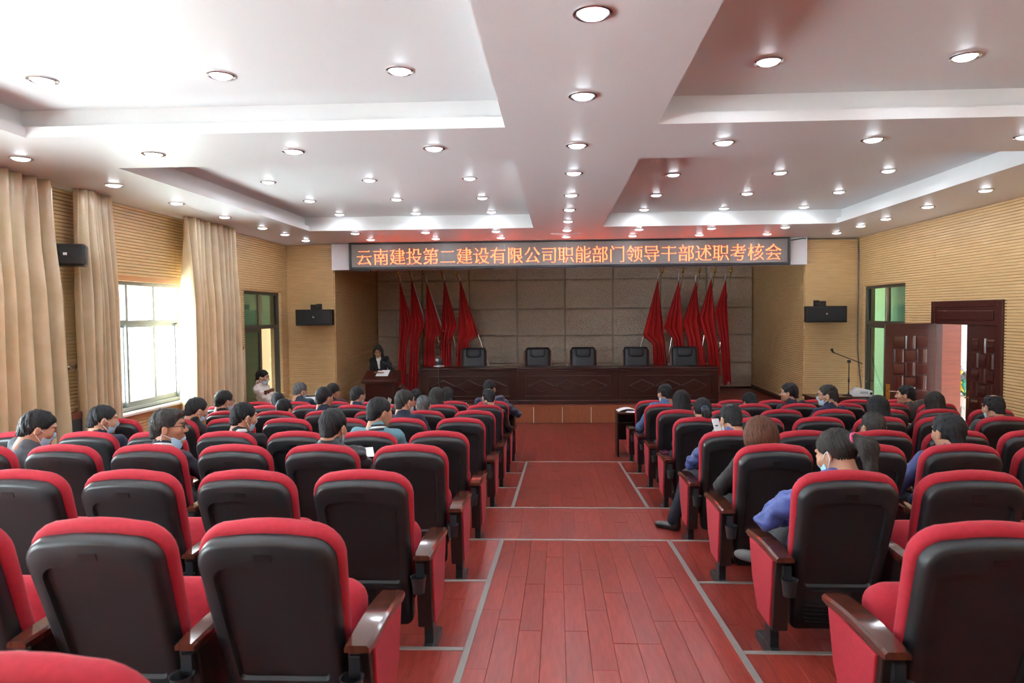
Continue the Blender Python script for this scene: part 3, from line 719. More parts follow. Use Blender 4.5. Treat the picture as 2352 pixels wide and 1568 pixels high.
def boss_chair():
    t = thing('leather_chair', '', 'chair', (0, 0, 0), 0, 'black leather chairs behind the stage desks')
    def outl(w, z0, z1, r, y):
        pts = []
        for cx, cz, a0 in ((w-r, z0+r, -PI/2), (w-r, z1-r, 0), (-w+r, z1-r, PI/2), (-w+r, z0+r, PI)):
            for i in range(6): a = a0+PI/2*i/5; pts.append((cx+r*math.cos(a), y, cz+r*math.sin(a)))
        return pts
    lean = lambda ring: [(x, y+.16*(z-.45), z) for x, y, z in ring]
    b = MB(); b.loft([lean(outl(.265, .46, 1.19, .05, .09)), lean(outl(.285, .45, 1.20, .06, .05)), lean(outl(.285, .45, 1.20, .06, .0)), lean(outl(.265, .47, 1.185, .06, -.035)), lean(outl(.22, .51, 1.15, .06, -.05))])
    b.build('backrest', m_leather, t, smooth=True)
    b = MB(); b.loft([lean(outl(.175, .985, 1.195, .05, -.03)), lean(outl(.175, .98, 1.20, .06, -.075)), lean(outl(.155, .995, 1.185, .06, -.10)), lean(outl(.11, 1.03, 1.15, .05, -.11))])
    b.build('headrest', m_leather, t, smooth=True)
    for s in (-1, 1):
        MB().tube([lean([(s*.30, -.01, .40)])[0], lean([(s*.30, .02, .8)])[0], lean([(s*.296, .03, 1.13)])[0]], .018, 6).build('back_frame', m_redwood, t, smooth=True)
        MB().tube([(s*.31, .10, .70), (s*.32, -.15, .70), (s*.31, -.42, .66), (s*.31, -.45, .40)], .022, 6).build('arm', m_redwood, t, smooth=True)
        for y in (-.40, .06): MB().tube([(s*.27, y, 0), (s*.28, y, .40)], .022, 6).build('leg', m_redwood, t)
        MB().tube([lean([(s*.25, -.05, .72)])[0], lean([(s*.10, -.055, .60)])[0]], .006, 5).build('seam', m_black, t)
    MB().box((-.28, -.45, .36), (.28, .06, .48)).build('seat', m_leather, t, bevel=.04, seg=4, smooth=True)
    return t
bc = boss_chair()
cxs = [(1087, 'black leather chair behind the stage desk with the tripod camera'), (1235, 'black leather chair just window-side of the padded wall seam'), (1340, 'black leather chair at the middle of the stage just past the wall seam'),
       (1462, 'black leather chair in front of the outer flag pole of the door-side flags'), (1573, 'black leather chair in front of the hanging door-side flags')]
for i, (px, lab) in enumerate(cxs):
    o = bc if i == 0 else copy_tree(bc)
    o.location = (at(px, 820, 15.75).x, 15.72, ZST); o.rotation_euler = (0, 0, random.uniform(-.05, .05)); o['label'] = lab

# flag stands and flags
for xa_, xb_, lab in ((-4.0, -1.75, 'pink brown flag stand box behind the lectern end of the stage desks'), (1.80, 4.06, 'pink brown flag stand box at the door end of the stage desks')):
    t = thing('flag_stand', lab, 'flag stand', ((xa_+xb_)/2, 17.13, ZST))
    w = (xb_-xa_)/2
    MB().box((-w, -.16, 0), (w, .16, .44)).build('box', m_pinkboard, t, bevel=.006); MB().box((-w-.01, -.17, .44), (w+.01, .17, .46)).build('lid', m_pinkboard, t, bevel=.004)
def flag(i, side, top, base, apex, B, C, bot, label, sleeve):
    """top, base: pole ends (px); apex, B, C: cloth corners; bot: [left x, right x, z] at the hem"""
    y = 16.95 + .05*(i % 2)
    P = lambda q: at(q[0], q[1], y)
    pt, pb = P(top), P(base)
    d = (pt-pb).normalized(); pb = pb + d*((ZST+.35-pb.z)/d.z)
    t = thing('flag', label, 'flag', (pb.x, y, ZST+.46), 0, 'red flags on stage')
    loc = Vector(t.location); l = lambda v: Vector(v)-loc
    MB().tube([l(pb+d*.10), l(pt)], .013, 8).build('pole', m_chrome, t, smooth=True)
    f = MB(); q = l(pt); f.tube([q, q+d*.05, q+d*.10], [.020, .014, .012], 8); f.tube([q+d*.10, q+d*.13, q+d*.20, q+d*.30], [.010, .030, .022, .002], 8); f.build('finial', m_gold, t, smooth=True)
    sl = MB(); ap = P(apex)
    sl.tube([l(ap), l(ap+d*.16)], .020, 8)
    if sleeve:
        Bp = P(B)
        sl.tube([l(ap+(Bp-ap)*.12)+Vector((0, -.012, 0)), l(Bp)+Vector((0, -.012, 0))], [.014, .034], 6)
    sl.build('pole_sleeve', m_flagwhite, t, smooth=True)
    ap, Bp, Cp = P(apex), P(B), P(C)
    zb = bot[2]
    hem0, hem1 = P((bot[0], bot[3])).x, P((bot[1], bot[3])).x
    nv, nu = 44, 40; r = np.random.default_rng(100+i)
    ph = r.uniform(0, 6.28, 3); nf = r.uniform(2.8, 3.8)
    V = []
    for j in range(nv+1):
        z = ap.z+(zb-ap.z)*j/nv
        f_ = (ap.z-z)/(ap.z-zb)
        near = ap.x+(hem0-ap.x)*f_
        if z > Bp.z: far = ap.x+(Bp.x-ap.x)*(ap.z-z)/(ap.z-Bp.z)
        elif z > Cp.z: far = Bp.x+(Cp.x-Bp.x)*(Bp.z-z)/(Bp.z-Cp.z)
        else: far = Cp.x+(hem1-Cp.x)*(Cp.z-z)/max(.01, Cp.z-zb)
        for k in range(nu+1):
            u = k/nu
            w = abs(far-near)
            dep = min(.075, .30*w)*math.sin(2*PI*nf*(u**1.25)+ph[0]+.5*math.sin(3*f_+ph[1])) + .02*math.sin(5*u+4*f_+ph[2])*min(1, w*3)
            zz = z + (.05*math.sin(7*u+ph[1]) if j == nv else 0)
            V.append((near+(far-near)*u-loc.x, -.10-dep*(1-.5*u), zz-loc.z))
    idx = np.arange((nu+1)*(nv+1)).reshape(nv+1, nu+1)
    F = np.stack([idx[:-1, :-1], idx[:-1, 1:], idx[1:, 1:], idx[1:, :-1]], -1).reshape(-1, 4)
    link('cloth', fast_mesh('cloth', V, F, m_flag, True), t)
FL = [((917, 640), (960, 850), (920, 646), (948, 740), (936, 800), (914, 934, .62, 880)),
      ((945, 640), (995, 850), (947, 640), (978, 745), (964, 782), (938, 962, .50, 890)),
      ((975, 640), (1022, 850), (982, 650), (1018, 762), (1000, 780), (977, 1002, .95, 850)),
      ((1017, 640), (1055, 850), (1022, 642), (1052, 748), (1037, 784), (1012, 1038, .95, 850)),
      ((1052, 640), (1120, 830), (1058, 643), (1100, 770), (1078, 783), (1048, 1074, .95, 850))]
FR = [((1518, 636), (1455, 850), (1510, 640), (1475, 771), (1498, 790), (1534, 1500, .95, 850)),
      ((1567, 636), (1530, 850), (1558, 643), (1522, 752), (1545, 780), (1573, 1543, .95, 850)),
      ((1605, 636), (1573, 850), (1597, 645), (1566, 738), (1578, 784), (1622, 1580, .95, 850)),
      ((1640, 636), (1604, 850), (1632, 640), (1604, 730), (1622, 792), (1656, 1625, .85, 862)),
      ((1677, 636), (1645, 850), (1665, 642), (1641, 715), (1653, 785), (1678, 1660, .60, 880))]
on = ['nearest the slatted side wall', 'second from the slatted side wall', 'third from the slatted side wall', 'fourth from the slatted side wall', 'innermost, nearest the leather chairs']
for i, a in enumerate(FL): flag(i, 'L', *a, f'red flag on the lectern side, {on[i]}', i in (1, 2))
for i, a in enumerate(FR): flag(i+5, 'R', *a, f'red flag on the door side, {on[4-i]}', False)

# lectern
lx = (at(830, 870, 13.7).x+at(908, 870, 13.7).x)/2
t = thing('lectern', 'dark wood lectern with a sloping top in front of the red flags', 'lectern', (lx, 13.95, 0))
MB().box((-.30, -.18, .04), (.30, .20, .98)).build('body', m_darkwood, t, bevel=.01); MB().box((-.33, -.21, 0), (.33, .23, .05)).build('plinth', m_darkwood, t, bevel=.008)
tm_ = m_darkwood
MB().prism([(-.24, .97), (.25, .97), (.25, 1.20), (.20, 1.21), (-.24, 1.03)], -.36, .36, 'x').build('top', tm_, t, bevel=.012)
MB().box((-.36, -.262, 1.0), (.36, -.24, 1.05)).build('paper_stop', tm_, t, bevel=.005)
MB().tube([(.20, .15, 1.19), (.19, .12, 1.30), (.10, .04, 1.36)], [.008, .007, .006], 6).build('gooseneck', m_black, t, smooth=True)
MB().tube([(.10, .04, 1.36), (.03, .0, 1.40)], .017, 8).build('microphone', m_black, t, smooth=True)
o = thing('speech_sheet', 'white speech sheets lying on the lectern top', 'paper', (lx, 14.0, 1.16))
MB().box((-.11, -.13, 0), (.11, .13, .004), R=Matrix.Rotation(.38, 3, 'X')).build('sheet', m_paper, o); MB().box((-.02, -.13, .006), (.15, .13, .010), R=Matrix.Rotation(.42, 3, 'X')).build('sheet', m_paper, o)

# tripod camera in front of the stage
p = at(1008, 832, 12.4)
t = thing('tripod_camera', 'small black camera on a slim tripod before the stage desk', 'camera', (p.x, 12.4, 0))
MB().tube([(0, 0, .45), (0, 0, p.z-.08)], .013, 8).build('pole', m_black, t)
for a in range(3): MB().tube([(0, 0, .55), (.36*math.cos(a*2.09+.3), .36*math.sin(a*2.09+.3), .01)], .012, 6).build('leg', m_black, t)
MB().lathe([(.03, -.09), (.10, -.075), (.10, -.06), (.04, -.05), (.03, -.03)], n=20).build('base', mat('cam_grey', (.35, .36, .38), .4), t, smooth=True, loc=(0, 0, p.z))
b = MB(); b.lathe([(.02, -.07), (.06, -.05), (.075, 0), (.06, .05), (.02, .07)], n=20); b.build('head', m_black, t, smooth=True, loc=(0, 0, p.z+.02))
MB().lathe([(.03, -.02), (.03, .02)], n=16).build('lens', MATS['cam_grey'], t, loc=(-.02, -.07, p.z+.05), rot=(PI/2, 0, 0))

# ------------------------------------------------------------------ front desks and what lies on them
def front_desk(xa, xb, label):
    t = thing('front_desk', label, 'desk', ((xa+xb)/2, 11.12, 0), 0, 'dark desks before the first seat row')
    h = (xb-xa)/2-.004
    MB().box((-h, 0, .715), (h, .45, .745)).build('top_board', m_darkwood, t, bevel=.005, seg=1)
    MB().box((-h, .02, 0), (-h+.03, .43, .715)).build('end_panel', m_standwood, t); MB().box((h-.03, .02, 0), (h, .43, .715)).build('end_panel', m_standwood, t)
    MB().box((-h+.03, .40, .22), (h-.03, .42, .70)).build('modesty_panel', m_standwood, t); MB().box((-h+.03, .05, .56), (h-.03, .40, .575)).build('shelf', m_standwood, t)
front_desk(-2.16, -.72, 'dark desk with the white lidded cup, first from the aisle'); front_desk(-3.6, -2.16, 'dark desk with the silver laptop, second from the aisle'); front_desk(-5.04, -3.6, 'dark desk with folders, last before the curtains')
front_desk(.98, 2.42, 'dark desk with loose papers at the aisle on the door side'); front_desk(2.42, 3.86, 'bare dark desk, second from the aisle on the door side'); front_desk(3.86, 5.30, 'bare dark desk, last before the wooden door')
ZD = .745
def sheet(px, y, w, d, rz, label, n=1, name='paper_sheet', m=None, h=.004):
    x = at(px, 930, y).x; t = thing(name, label, 'paper', (x, y, ZD), rz)
    b = MB()
    MB().box((-w/2, -d/2, 0), (w/2, d/2, h)).build('sheet', m or m_paper, t)
    return t
def curled(px, y, rz, label):
    x = at(px, 930, y).x; t = thing('document', label, 'paper', (x, y, ZD), rz); b = MB(); n = 8; rr = []
    for i in range(n+1):
        f = i/n; z = .004+.045*math.sin(PI*f*.9); rr.append([(-.15+.3*f, -.10, z), (-.15+.3*f, .10, z), (-.15+.3*f, .10, z+.006), (-.15+.3*f, -.10, z+.006)])
    b.loft(rr); b.build('pages', m_paper, t, smooth=True)
    MB().box((-.10, -.09, 0), (.13, .09, .003)).build('cover', m_black, t)
curled(1438, 11.30, .15, 'curled white document on the desk at the aisle on the door side'); sheet(1453, 11.24, .21, .26, -.2, 'flat white sheet beside the curled document')
def name_card(px, y, label):
    x = at(px, 920, y).x; t = thing('name_card', label, 'name card', (x, y, ZD))
    MB().prism([(-.05, 0), (.05, 0), (0, .11)], -.10, .10, 'x').build('card', m_paper, t)
    R = Matrix.Rotation(-math.atan2(.05, .11), 3, 'X')
    MB().box((-.10, -.029, .068), (.10, -.026, .090), R=R).build('blue_band', mat('band_blue', (.10, .14, .55), .5), t)
name_card(845, 11.46, 'white and blue name card on the desk before the woman with the hair clip'); name_card(905, 11.46, 'white and blue name card beside the laptop'); name_card(1045, 11.46, 'white and blue name card beside the white lidded cup')
x = at(1071, 920, 11.30).x
t = thing('tea_cup', 'white porcelain tea cup with a lid on the front desk', 'cup', (x, 11.30, ZD))
MB().lathe([(.028, 0), (.038, .01), (.042, .06), (.040, .10)], n=20, cap1=True).build('cup', m_porcelain, t, smooth=True)
l_ = MB().lathe([(.044, .10), (.042, .112), (.02, .128), (.008, .132), (.012, .142), (.006, .152)], n=20).build('lid', m_porcelain, t, smooth=True)
MB().tube([(.040, 0, .08), (.066, 0, .075), (.066, 0, .035), (.040, 0, .028)], .006, 6).build('handle', m_porcelain, t, smooth=True)
x = at(872, 905, 11.35).x
t = thing('laptop', 'silver laptop standing half open on the front desk', 'laptop', (x, 11.35, ZD), -1.15)
MB().box((-.16, -.11, 0), (.16, .11, .016)).build('base', mat('laptop_grey', (.35, .37, .40), .35, metal=.5), t, bevel=.004)
MB().box((-.16, .105, .012), (.16, .115, .225), R=Matrix.Rotation(-.32, 3, 'X'), c=(0, .11, .012)).build('lid', mat('laptop_lid', (.58, .59, .61), .25, metal=.7), t, bevel=.003, seg=1)
x = at(712, 900, 11.35).x
t = thing('folder', 'black folder held upright by the grey-haired person', 'folder', (x+.02, 11.22, ZD), .25)
MB().box((-.11, -.006, .0), (.11, .006, .30), R=Matrix.Rotation(-.35, 3, 'X'), c=(0, 0, 0)).build('cover', m_black, t); MB().box((-.10, -.014, .02), (.10, -.007, .27), R=Matrix.Rotation(-.35, 3, 'X'), c=(0, 0, 0)).build('pages', m_paper, t)
t = thing('desk_organiser', 'low dark document box on the last desk before the curtains', 'box', (at(722, 905, 11.42).x, 11.44, ZD))
b = MB(); b.box((-.13, -.09, 0), (.13, .09, .01)).box((-.13, -.09, .01), (-.12, .09, .16)).box((.12, -.09, .01), (.13, .09, .20)).box((-.12, .08, .01), (.12, .09, .20)).build('tray', m_darkwood, t)
sheet(680, 11.25, .24, .30, .3, 'stack of white papers beside the black folder', h=.03); sheet(715, 11.24, .22, .26, -.1, 'white sheet under the black folder'); sheet(780, 11.25, .22, .28, .2, 'white sheet before the woman with the hair clip')

# ------------------------------------------------------------------ side table with microphone stand and document box
p0, p1 = at(1860, 905, 12.95), at(2040, 905, 12.95)
t = thing('side_table', 'low dark wood table under the microphone stand', 'table', (5.38, 13.0, 0))
MB().box((-.62, -.25, .74), (.62, .28, .78)).build('top_board', m_darkwood, t, bevel=.006); MB().box((-.58, -.22, .10), (.58, .26, .74)).build('cabinet', m_darkwood, t); MB().box((-.60, -.24, 0), (.60, .27, .10)).build('plinth', m_darkwood, t, bevel=.004)
pm = at(1950, 830, 12.98); ph_ = at(1916, 810, 12.90); pe = at(1981, 835, 13.05)
t = thing('microphone_stand', 'black boom microphone stand on the low side table', 'microphone stand', (pm.x, 12.98, .78))
l = lambda v: Vector(v)-Vector(t.location)
MB().lathe([(.11, 0), (.11, .012), (.02, .025), (.012, .06)], n=24).build('base', m_black, t, smooth=True)
MB().tube([(0, 0, .03), (0, 0, l(pm).z)], [.010, .009], 8).build('pole', m_black, t); MB().tube([(0, 0, .25), (0, 0, .33)], .016, 8).build('clutch', m_black, t)
MB().tube([l(pe), l(ph_)], .008, 8).build('boom', m_black, t); MB().lathe([(.012, -.03), (.03, -.02), (.032, .02), (.012, .03)], n=16).build('boom_joint', m_black, t, smooth=True, loc=l(pm))
dd = (l(ph_)-l(pe)).normalized()
MB().tube([l(ph_), l(ph_)+dd*.03+Vector((0, 0, .005)), l(ph_)+dd*.06+Vector((0, 0, .05))], [.012, .016, .028], 10).build('microphone_clip', m_black, t, smooth=True)
x = at(1979, 900, 12.88).x
t = thing('projector', 'small white angular device on the side table beside the microphone stand', 'device', (x, 12.90, .78), -.12)
MB().prism([(-.17, 0), (.17, 0), (.17, .11), (.10, .12), (-.08, .17), (-.17, .09)], -.12, .12, 'y').build('body', m_whitep, t, bevel=.008)
MB().box((-.05, -.124, .06), (.09, -.119, .10)).build('panel', mat('panel_grey', (.45, .46, .48), .4), t); MB().box((.12, -.126, .04), (.16, -.118, .085)).build('outlet', m_black, t)

# wooden spare chairs by the window wall
def spare_chair(loc, rz, label):
    t = thing('wooden_chair', label, 'chair', loc, rz, 'spare wooden chairs by the window wall')
    MB().box((-.23, -.02, .42), (.23, .44, .47)).build('seat', m_leather, t, bevel=.015); b = MB()
    b.box((-.24, -.05, .42), (-.20, -.01, 1.02)).box((.20, -.05, .42), (.24, -.01, 1.02)).box((-.24, -.055, .98), (.24, -.01, 1.06)).build('back_frame', m_redwood, t, bevel=.008)
    MB().box((-.20, -.045, .52), (.20, -.015, .98)).build('back_pad', m_leather, t, bevel=.01)
    for sx in (-1, 1):
        for y in (-.03, .40): MB().box((sx*.22-.02, y-.02, 0), (sx*.22+.02, y+.02, .42)).build('leg', m_redwood, t)
spare_chair((-5.42, 7.32, PLAT['E']), -1.45, 'wooden chair with a black back pad below the narrow curtain')
spare_chair((-5.40, 10.30, PLAT['G']), -1.5, 'wooden chair with a black back pad below the window end')
spare_chair((-5.22, 12.0, 0), -1.45, 'wooden chair under the person in the white puffer jacket')

# flower basket outside the door
t = thing('flower_stand', 'yellow flowers with green leaves on a pale stand outside the wooden door', 'flowers', (7.02, 11.95, 0))
for a in range(3): MB().tube([(.16*math.cos(a*2.1), .16*math.sin(a*2.1), 0), (.02*math.cos(a*2.1), .02*math.sin(a*2.1), .82)], .014, 6).build('leg', mat('bamboo', (.75, .55, .5), .6), t)
MB().lathe([(.05, .72), (.12, .80), (.14, .90)], n=14).build('basket', MATS['bamboo'], t, smooth=True)
m_yel = mat('petal', (.85, .48, .03), .6); m_leaf = mat('leaf', (.03, .20, .13), .5)
for k in range(16):
    a = random.uniform(0, 6.28); r_ = random.uniform(.02, .22); z = random.uniform(.95, 1.30)
    c = (r_*math.cos(a), r_*math.sin(a), z)
    if k % 2: MB().tube([c, (c[0]*1.5, c[1]*1.5, z-.16+.05*random.random())], [.05, .004], 6).build('leaf', m_leaf, t, smooth=True)
    else: MB().lathe([(.01, -.02), (.03, 0), (.06, .03), (.075, .035)], n=10, cap1=True).build('flower', m_yel, t, smooth=True, loc=c, rot=(random.uniform(-.8, .8), random.uniform(-.8, .8), 0))
# ------------------------------------------------------------------ auditorium seats
BASE = Vector((0, .03, .16)); UPV = Vector((0, -.30, .954)).normalized(); REAR = Vector((0, -UPV.z, UPV.y))
def bp(u, v, d): return BASE + Vector((u, 0, 0)) + UPV*v + REAR*d
def outline(hb, ht, v0, v1, rb, rt, n=7, arch=.0):
    pts = []
    for cx, cv, a0, r in ((hb-rb, v0+rb, -PI/2, rb), (ht-rt, v1-rt, 0, rt), (-ht+rt, v1-rt, PI/2, rt), (-hb+rb, v0+rb, PI, rb)):
        for i in range(n):
            a = a0+PI/2*i/(n-1); pts.append((cx+r*math.cos(a), cv+r*math.sin(a)+(arch if r == rt else 0)*(1-abs(cx)/max(ht, .01))))
    # a few extra points along the top edge give it a slight arch
    out = []
    for i, p in enumerate(pts):
        out.append(p)
        if i == 2*n-1:
            q = pts[2*n]
            for f in (.25, .5, .75): out.append((p[0]+(q[0]-p[0])*f, p[1]+arch*4*f*(1-f)))
    return out
def rings(specs):
    return [[bp(u, v, d) for u, v in ol] for ol, d in specs]
def off(hb, ht, v0, v1, rb, rt, o, arch): return outline(hb-o, ht-o, v0+o, v1-o, max(.008, rb-o), max(.01, rt-o), arch=arch)
S_ = (.215, .242, 0, .880, .045, .092)
b = MB(); b.loft(rings([(off(*S_, 0, .012), -.02), (off(*S_, 0, .012), .028), (off(*S_, .006, .012), .042), (off(*S_, .020, .012), .050), (outline(.170, .188, .285, .780, .02, .05, arch=.012), .049),
                        (outline(.164, .182, .292, .773, .02, .045, arch=.012), .033)]))
me_shell = b.mesh('back_shell', m_shell, smooth=True)
C_ = (.225, .262, .10, .908, .05, .125)
b = MB(); b.loft(rings([(off(*C_, .022, .014), .000), (off(*C_, .010, .014), -.004), (off(*C_, .003, .014), -.013), (off(*C_, 0, .014), -.024), (off(*C_, .000, .014), -.040), (off(*C_, .004, .014), -.054), (off(*C_, .013, .014), -.066), (off(*C_, .028, .014), -.076), (off(*C_, .050, .014), -.082), (off(*C_, .085, .014), -.085)]))
me_cush = b.mesh('back_cushion', m_red, smooth=True)
b = MB()
for i, v in enumerate((.262, .175, .148, .121, .094, .067)):
    w = .172-.006*i; n = 8; rr = []
    for k in range(n+1):
        u = -w+2*w*k/n; sag = 0 if i == 0 else -.008*(1-(u/w)**2); t = .004
        rr.append([bp(u, v-t+sag, .049), bp(u, v-t+sag, .057), bp(u, v+t+sag, .057), bp(u, v+t+sag, .049)])
    b.loft(rr)
me_ridge = b.mesh('ridges', m_shell2)
b = MB(); b.loft([[bp(u, v, d) for u, v in ((-.030, .816), (.030, .816), (.030, .845), (-.030, .845))] for d in (.045, .0525)]); me_slot = b.mesh('grip_slot', m_black)
b = MB(); b.loft([[bp(u, v, d) for u, v in ((-.034, .212), (.034, .212), (.034, .238), (-.034, .238))] for d in (.045, .0535)]); me_label = b.mesh('number_plate', m_black)
# seat pad, pivot at the hinge
b = MB()
def seat_ring(o, z): return [(u, v, z) for u, v in off(.225, .212, 0, .37, .05, .09, o, 0)]
b.loft([seat_ring(.02, -.055), seat_ring(.0, -.04), seat_ring(0, .005), seat_ring(.015, .035), seat_ring(.05, .052), seat_ring(.09, .058)])
me_pad = b.mesh('seat_cushion', m_red, smooth=True)
b = MB(); b.loft([seat_ring(.03, -.085), seat_ring(.015, -.08), seat_ring(.018, -.05)]); me_pan = b.mesh('seat_pan', m_shell, smooth=True)
# stand between seats (local x = 0 at the stand middle, fy: front/back)
SP = [(.26, .585), (-.20, .585), (-.145, .20), (.10, .20), (.20, .36)]
me_stand = MB().prism(SP, -.036, .036, 'x').mesh('stand_board', m_standwood, bevel=.006)
me_standw = MB().prism(SP, -.040, .040, 'x').mesh('stand_board', m_standwood, bevel=.006)
FP = [(.245, .575), (-.165, .575), (-.120, .215), (.085, .215), (.185, .365)]
me_fab = MB().prism(FP, -.008, .008, 'x').mesh('fabric_panel', m_red, bevel=.004)
def arm_mesh(w):
    b = MB(); n = 10; rr = []
    for i in range(n+1):
        f = i/n; y = -.225+.525*f; z = .615+.012*math.sin(PI*f)-.02*f*f
        ww = w*(1-.12*(1-f)) * (.93 if i in (0, n) else 1); t = .034 if 0 < i < n else .026
        rr.append([(-ww, y, z-t), (ww, y, z-t), (ww, y, z-.010), (ww-.010, y, z), (-ww+.010, y, z), (-ww, y, z-.010)])
    b.loft(rr); return b.mesh('armrest', m_armwood, smooth=True)
me_arm, me_armw = arm_mesh(.043), arm_mesh(.054)
me_post = MB().box((-.024, -.06, .05), (.024, .03, .21)).mesh('post', m_metal_black, bevel=.004, seg=1)
me_foot = MB().prism([(.20, 0), (-.20, 0), (-.20, .045), (-.05, .075), (.04, .075), (.20, .045)], -.028, .028, 'x').mesh('foot', m_metal_black, bevel=.005, seg=1)
b = MB(); n = 20
b.lathe([(.030, -.085), (.040, 0), (.043, 0), (.037, -.002), (.028, -.08)], n=n, cap1=True)
b.box((-.020, .028, -.02), (.020, .062, .055))
me_cup = b.mesh('cup_holder', m_cup, smooth=True)
me_bar = {}
def floor_bar(L):
    if L not in me_bar: me_bar[L] = MB().tube([(0, 0, 0), (L, 0, 0)], .014, 8).mesh('floor_bar', m_metal_black, smooth=True)
    return me_bar[L]
SX0 = {'L': -1.015, 'R': 1.445}; SDX = {'L': -.615, 'R': .61}
def seat_xy(sd, r, k): return SX0[sd]+SDX[sd]*k, EDGE[r]+.14
nth = ['at the aisle', 'second from the aisle', 'third from the aisle', 'fourth from the aisle', 'fifth from the aisle', 'sixth from the aisle', 'seventh from the aisle', 'eighth from the aisle']
def stand(t, x, end, outer):
    """outer: direction (+1/-1) the fabric faces at a row end"""
    link('stand_board', me_standw if end else me_stand, t, (x, 0, 0))
    if end: link('fabric_panel', me_fab, t, (x+outer*.042, 0, 0))
    link('armrest', me_armw if end else me_arm, t, (x, 0, 0)); link('post', me_post, t, (x, 0, 0)); link('foot', me_foot, t, (x, 0, 0))
    link('cup_holder', me_cup, t, (x - (outer*.012 if end else 0), -.245, .515))
def seat(sd, r, k, occupied, last):
    x, y = seat_xy(sd, r, k)
    lab = f'red and black auditorium seat {nth[k]}, {ordn[r]} row from the stage, {"window" if sd == "L" else "door"} side'
    t = thing('auditorium_seat', lab, 'seat', (x, y, PLAT[r]), 0, f'auditorium seats on the {"window" if sd == "L" else "door"} side')
    sh = link('back_shell', me_shell, t); link('ridges', me_ridge, sh); link('grip_slot', me_slot, sh); link('number_plate', me_label, sh)
    link('back_cushion', me_cush, t)
    tilt = .05 if occupied else math.radians(58)
    pd = link('seat_cushion', me_pad, t, (0, .07, .345), (tilt, 0, 0)); link('seat_pan', me_pan, pd)
    o = 1 if sd == 'L' else -1; hw = abs(SDX[sd])/2
    stand(t, o*hw, k == 0, o)
    if last: stand(t, -o*hw, True, -o)
    link('floor_bar', floor_bar(round(2*hw-.08, 3)), t, (-hw+(.06 if o > 0 else .02), -.06, .035))
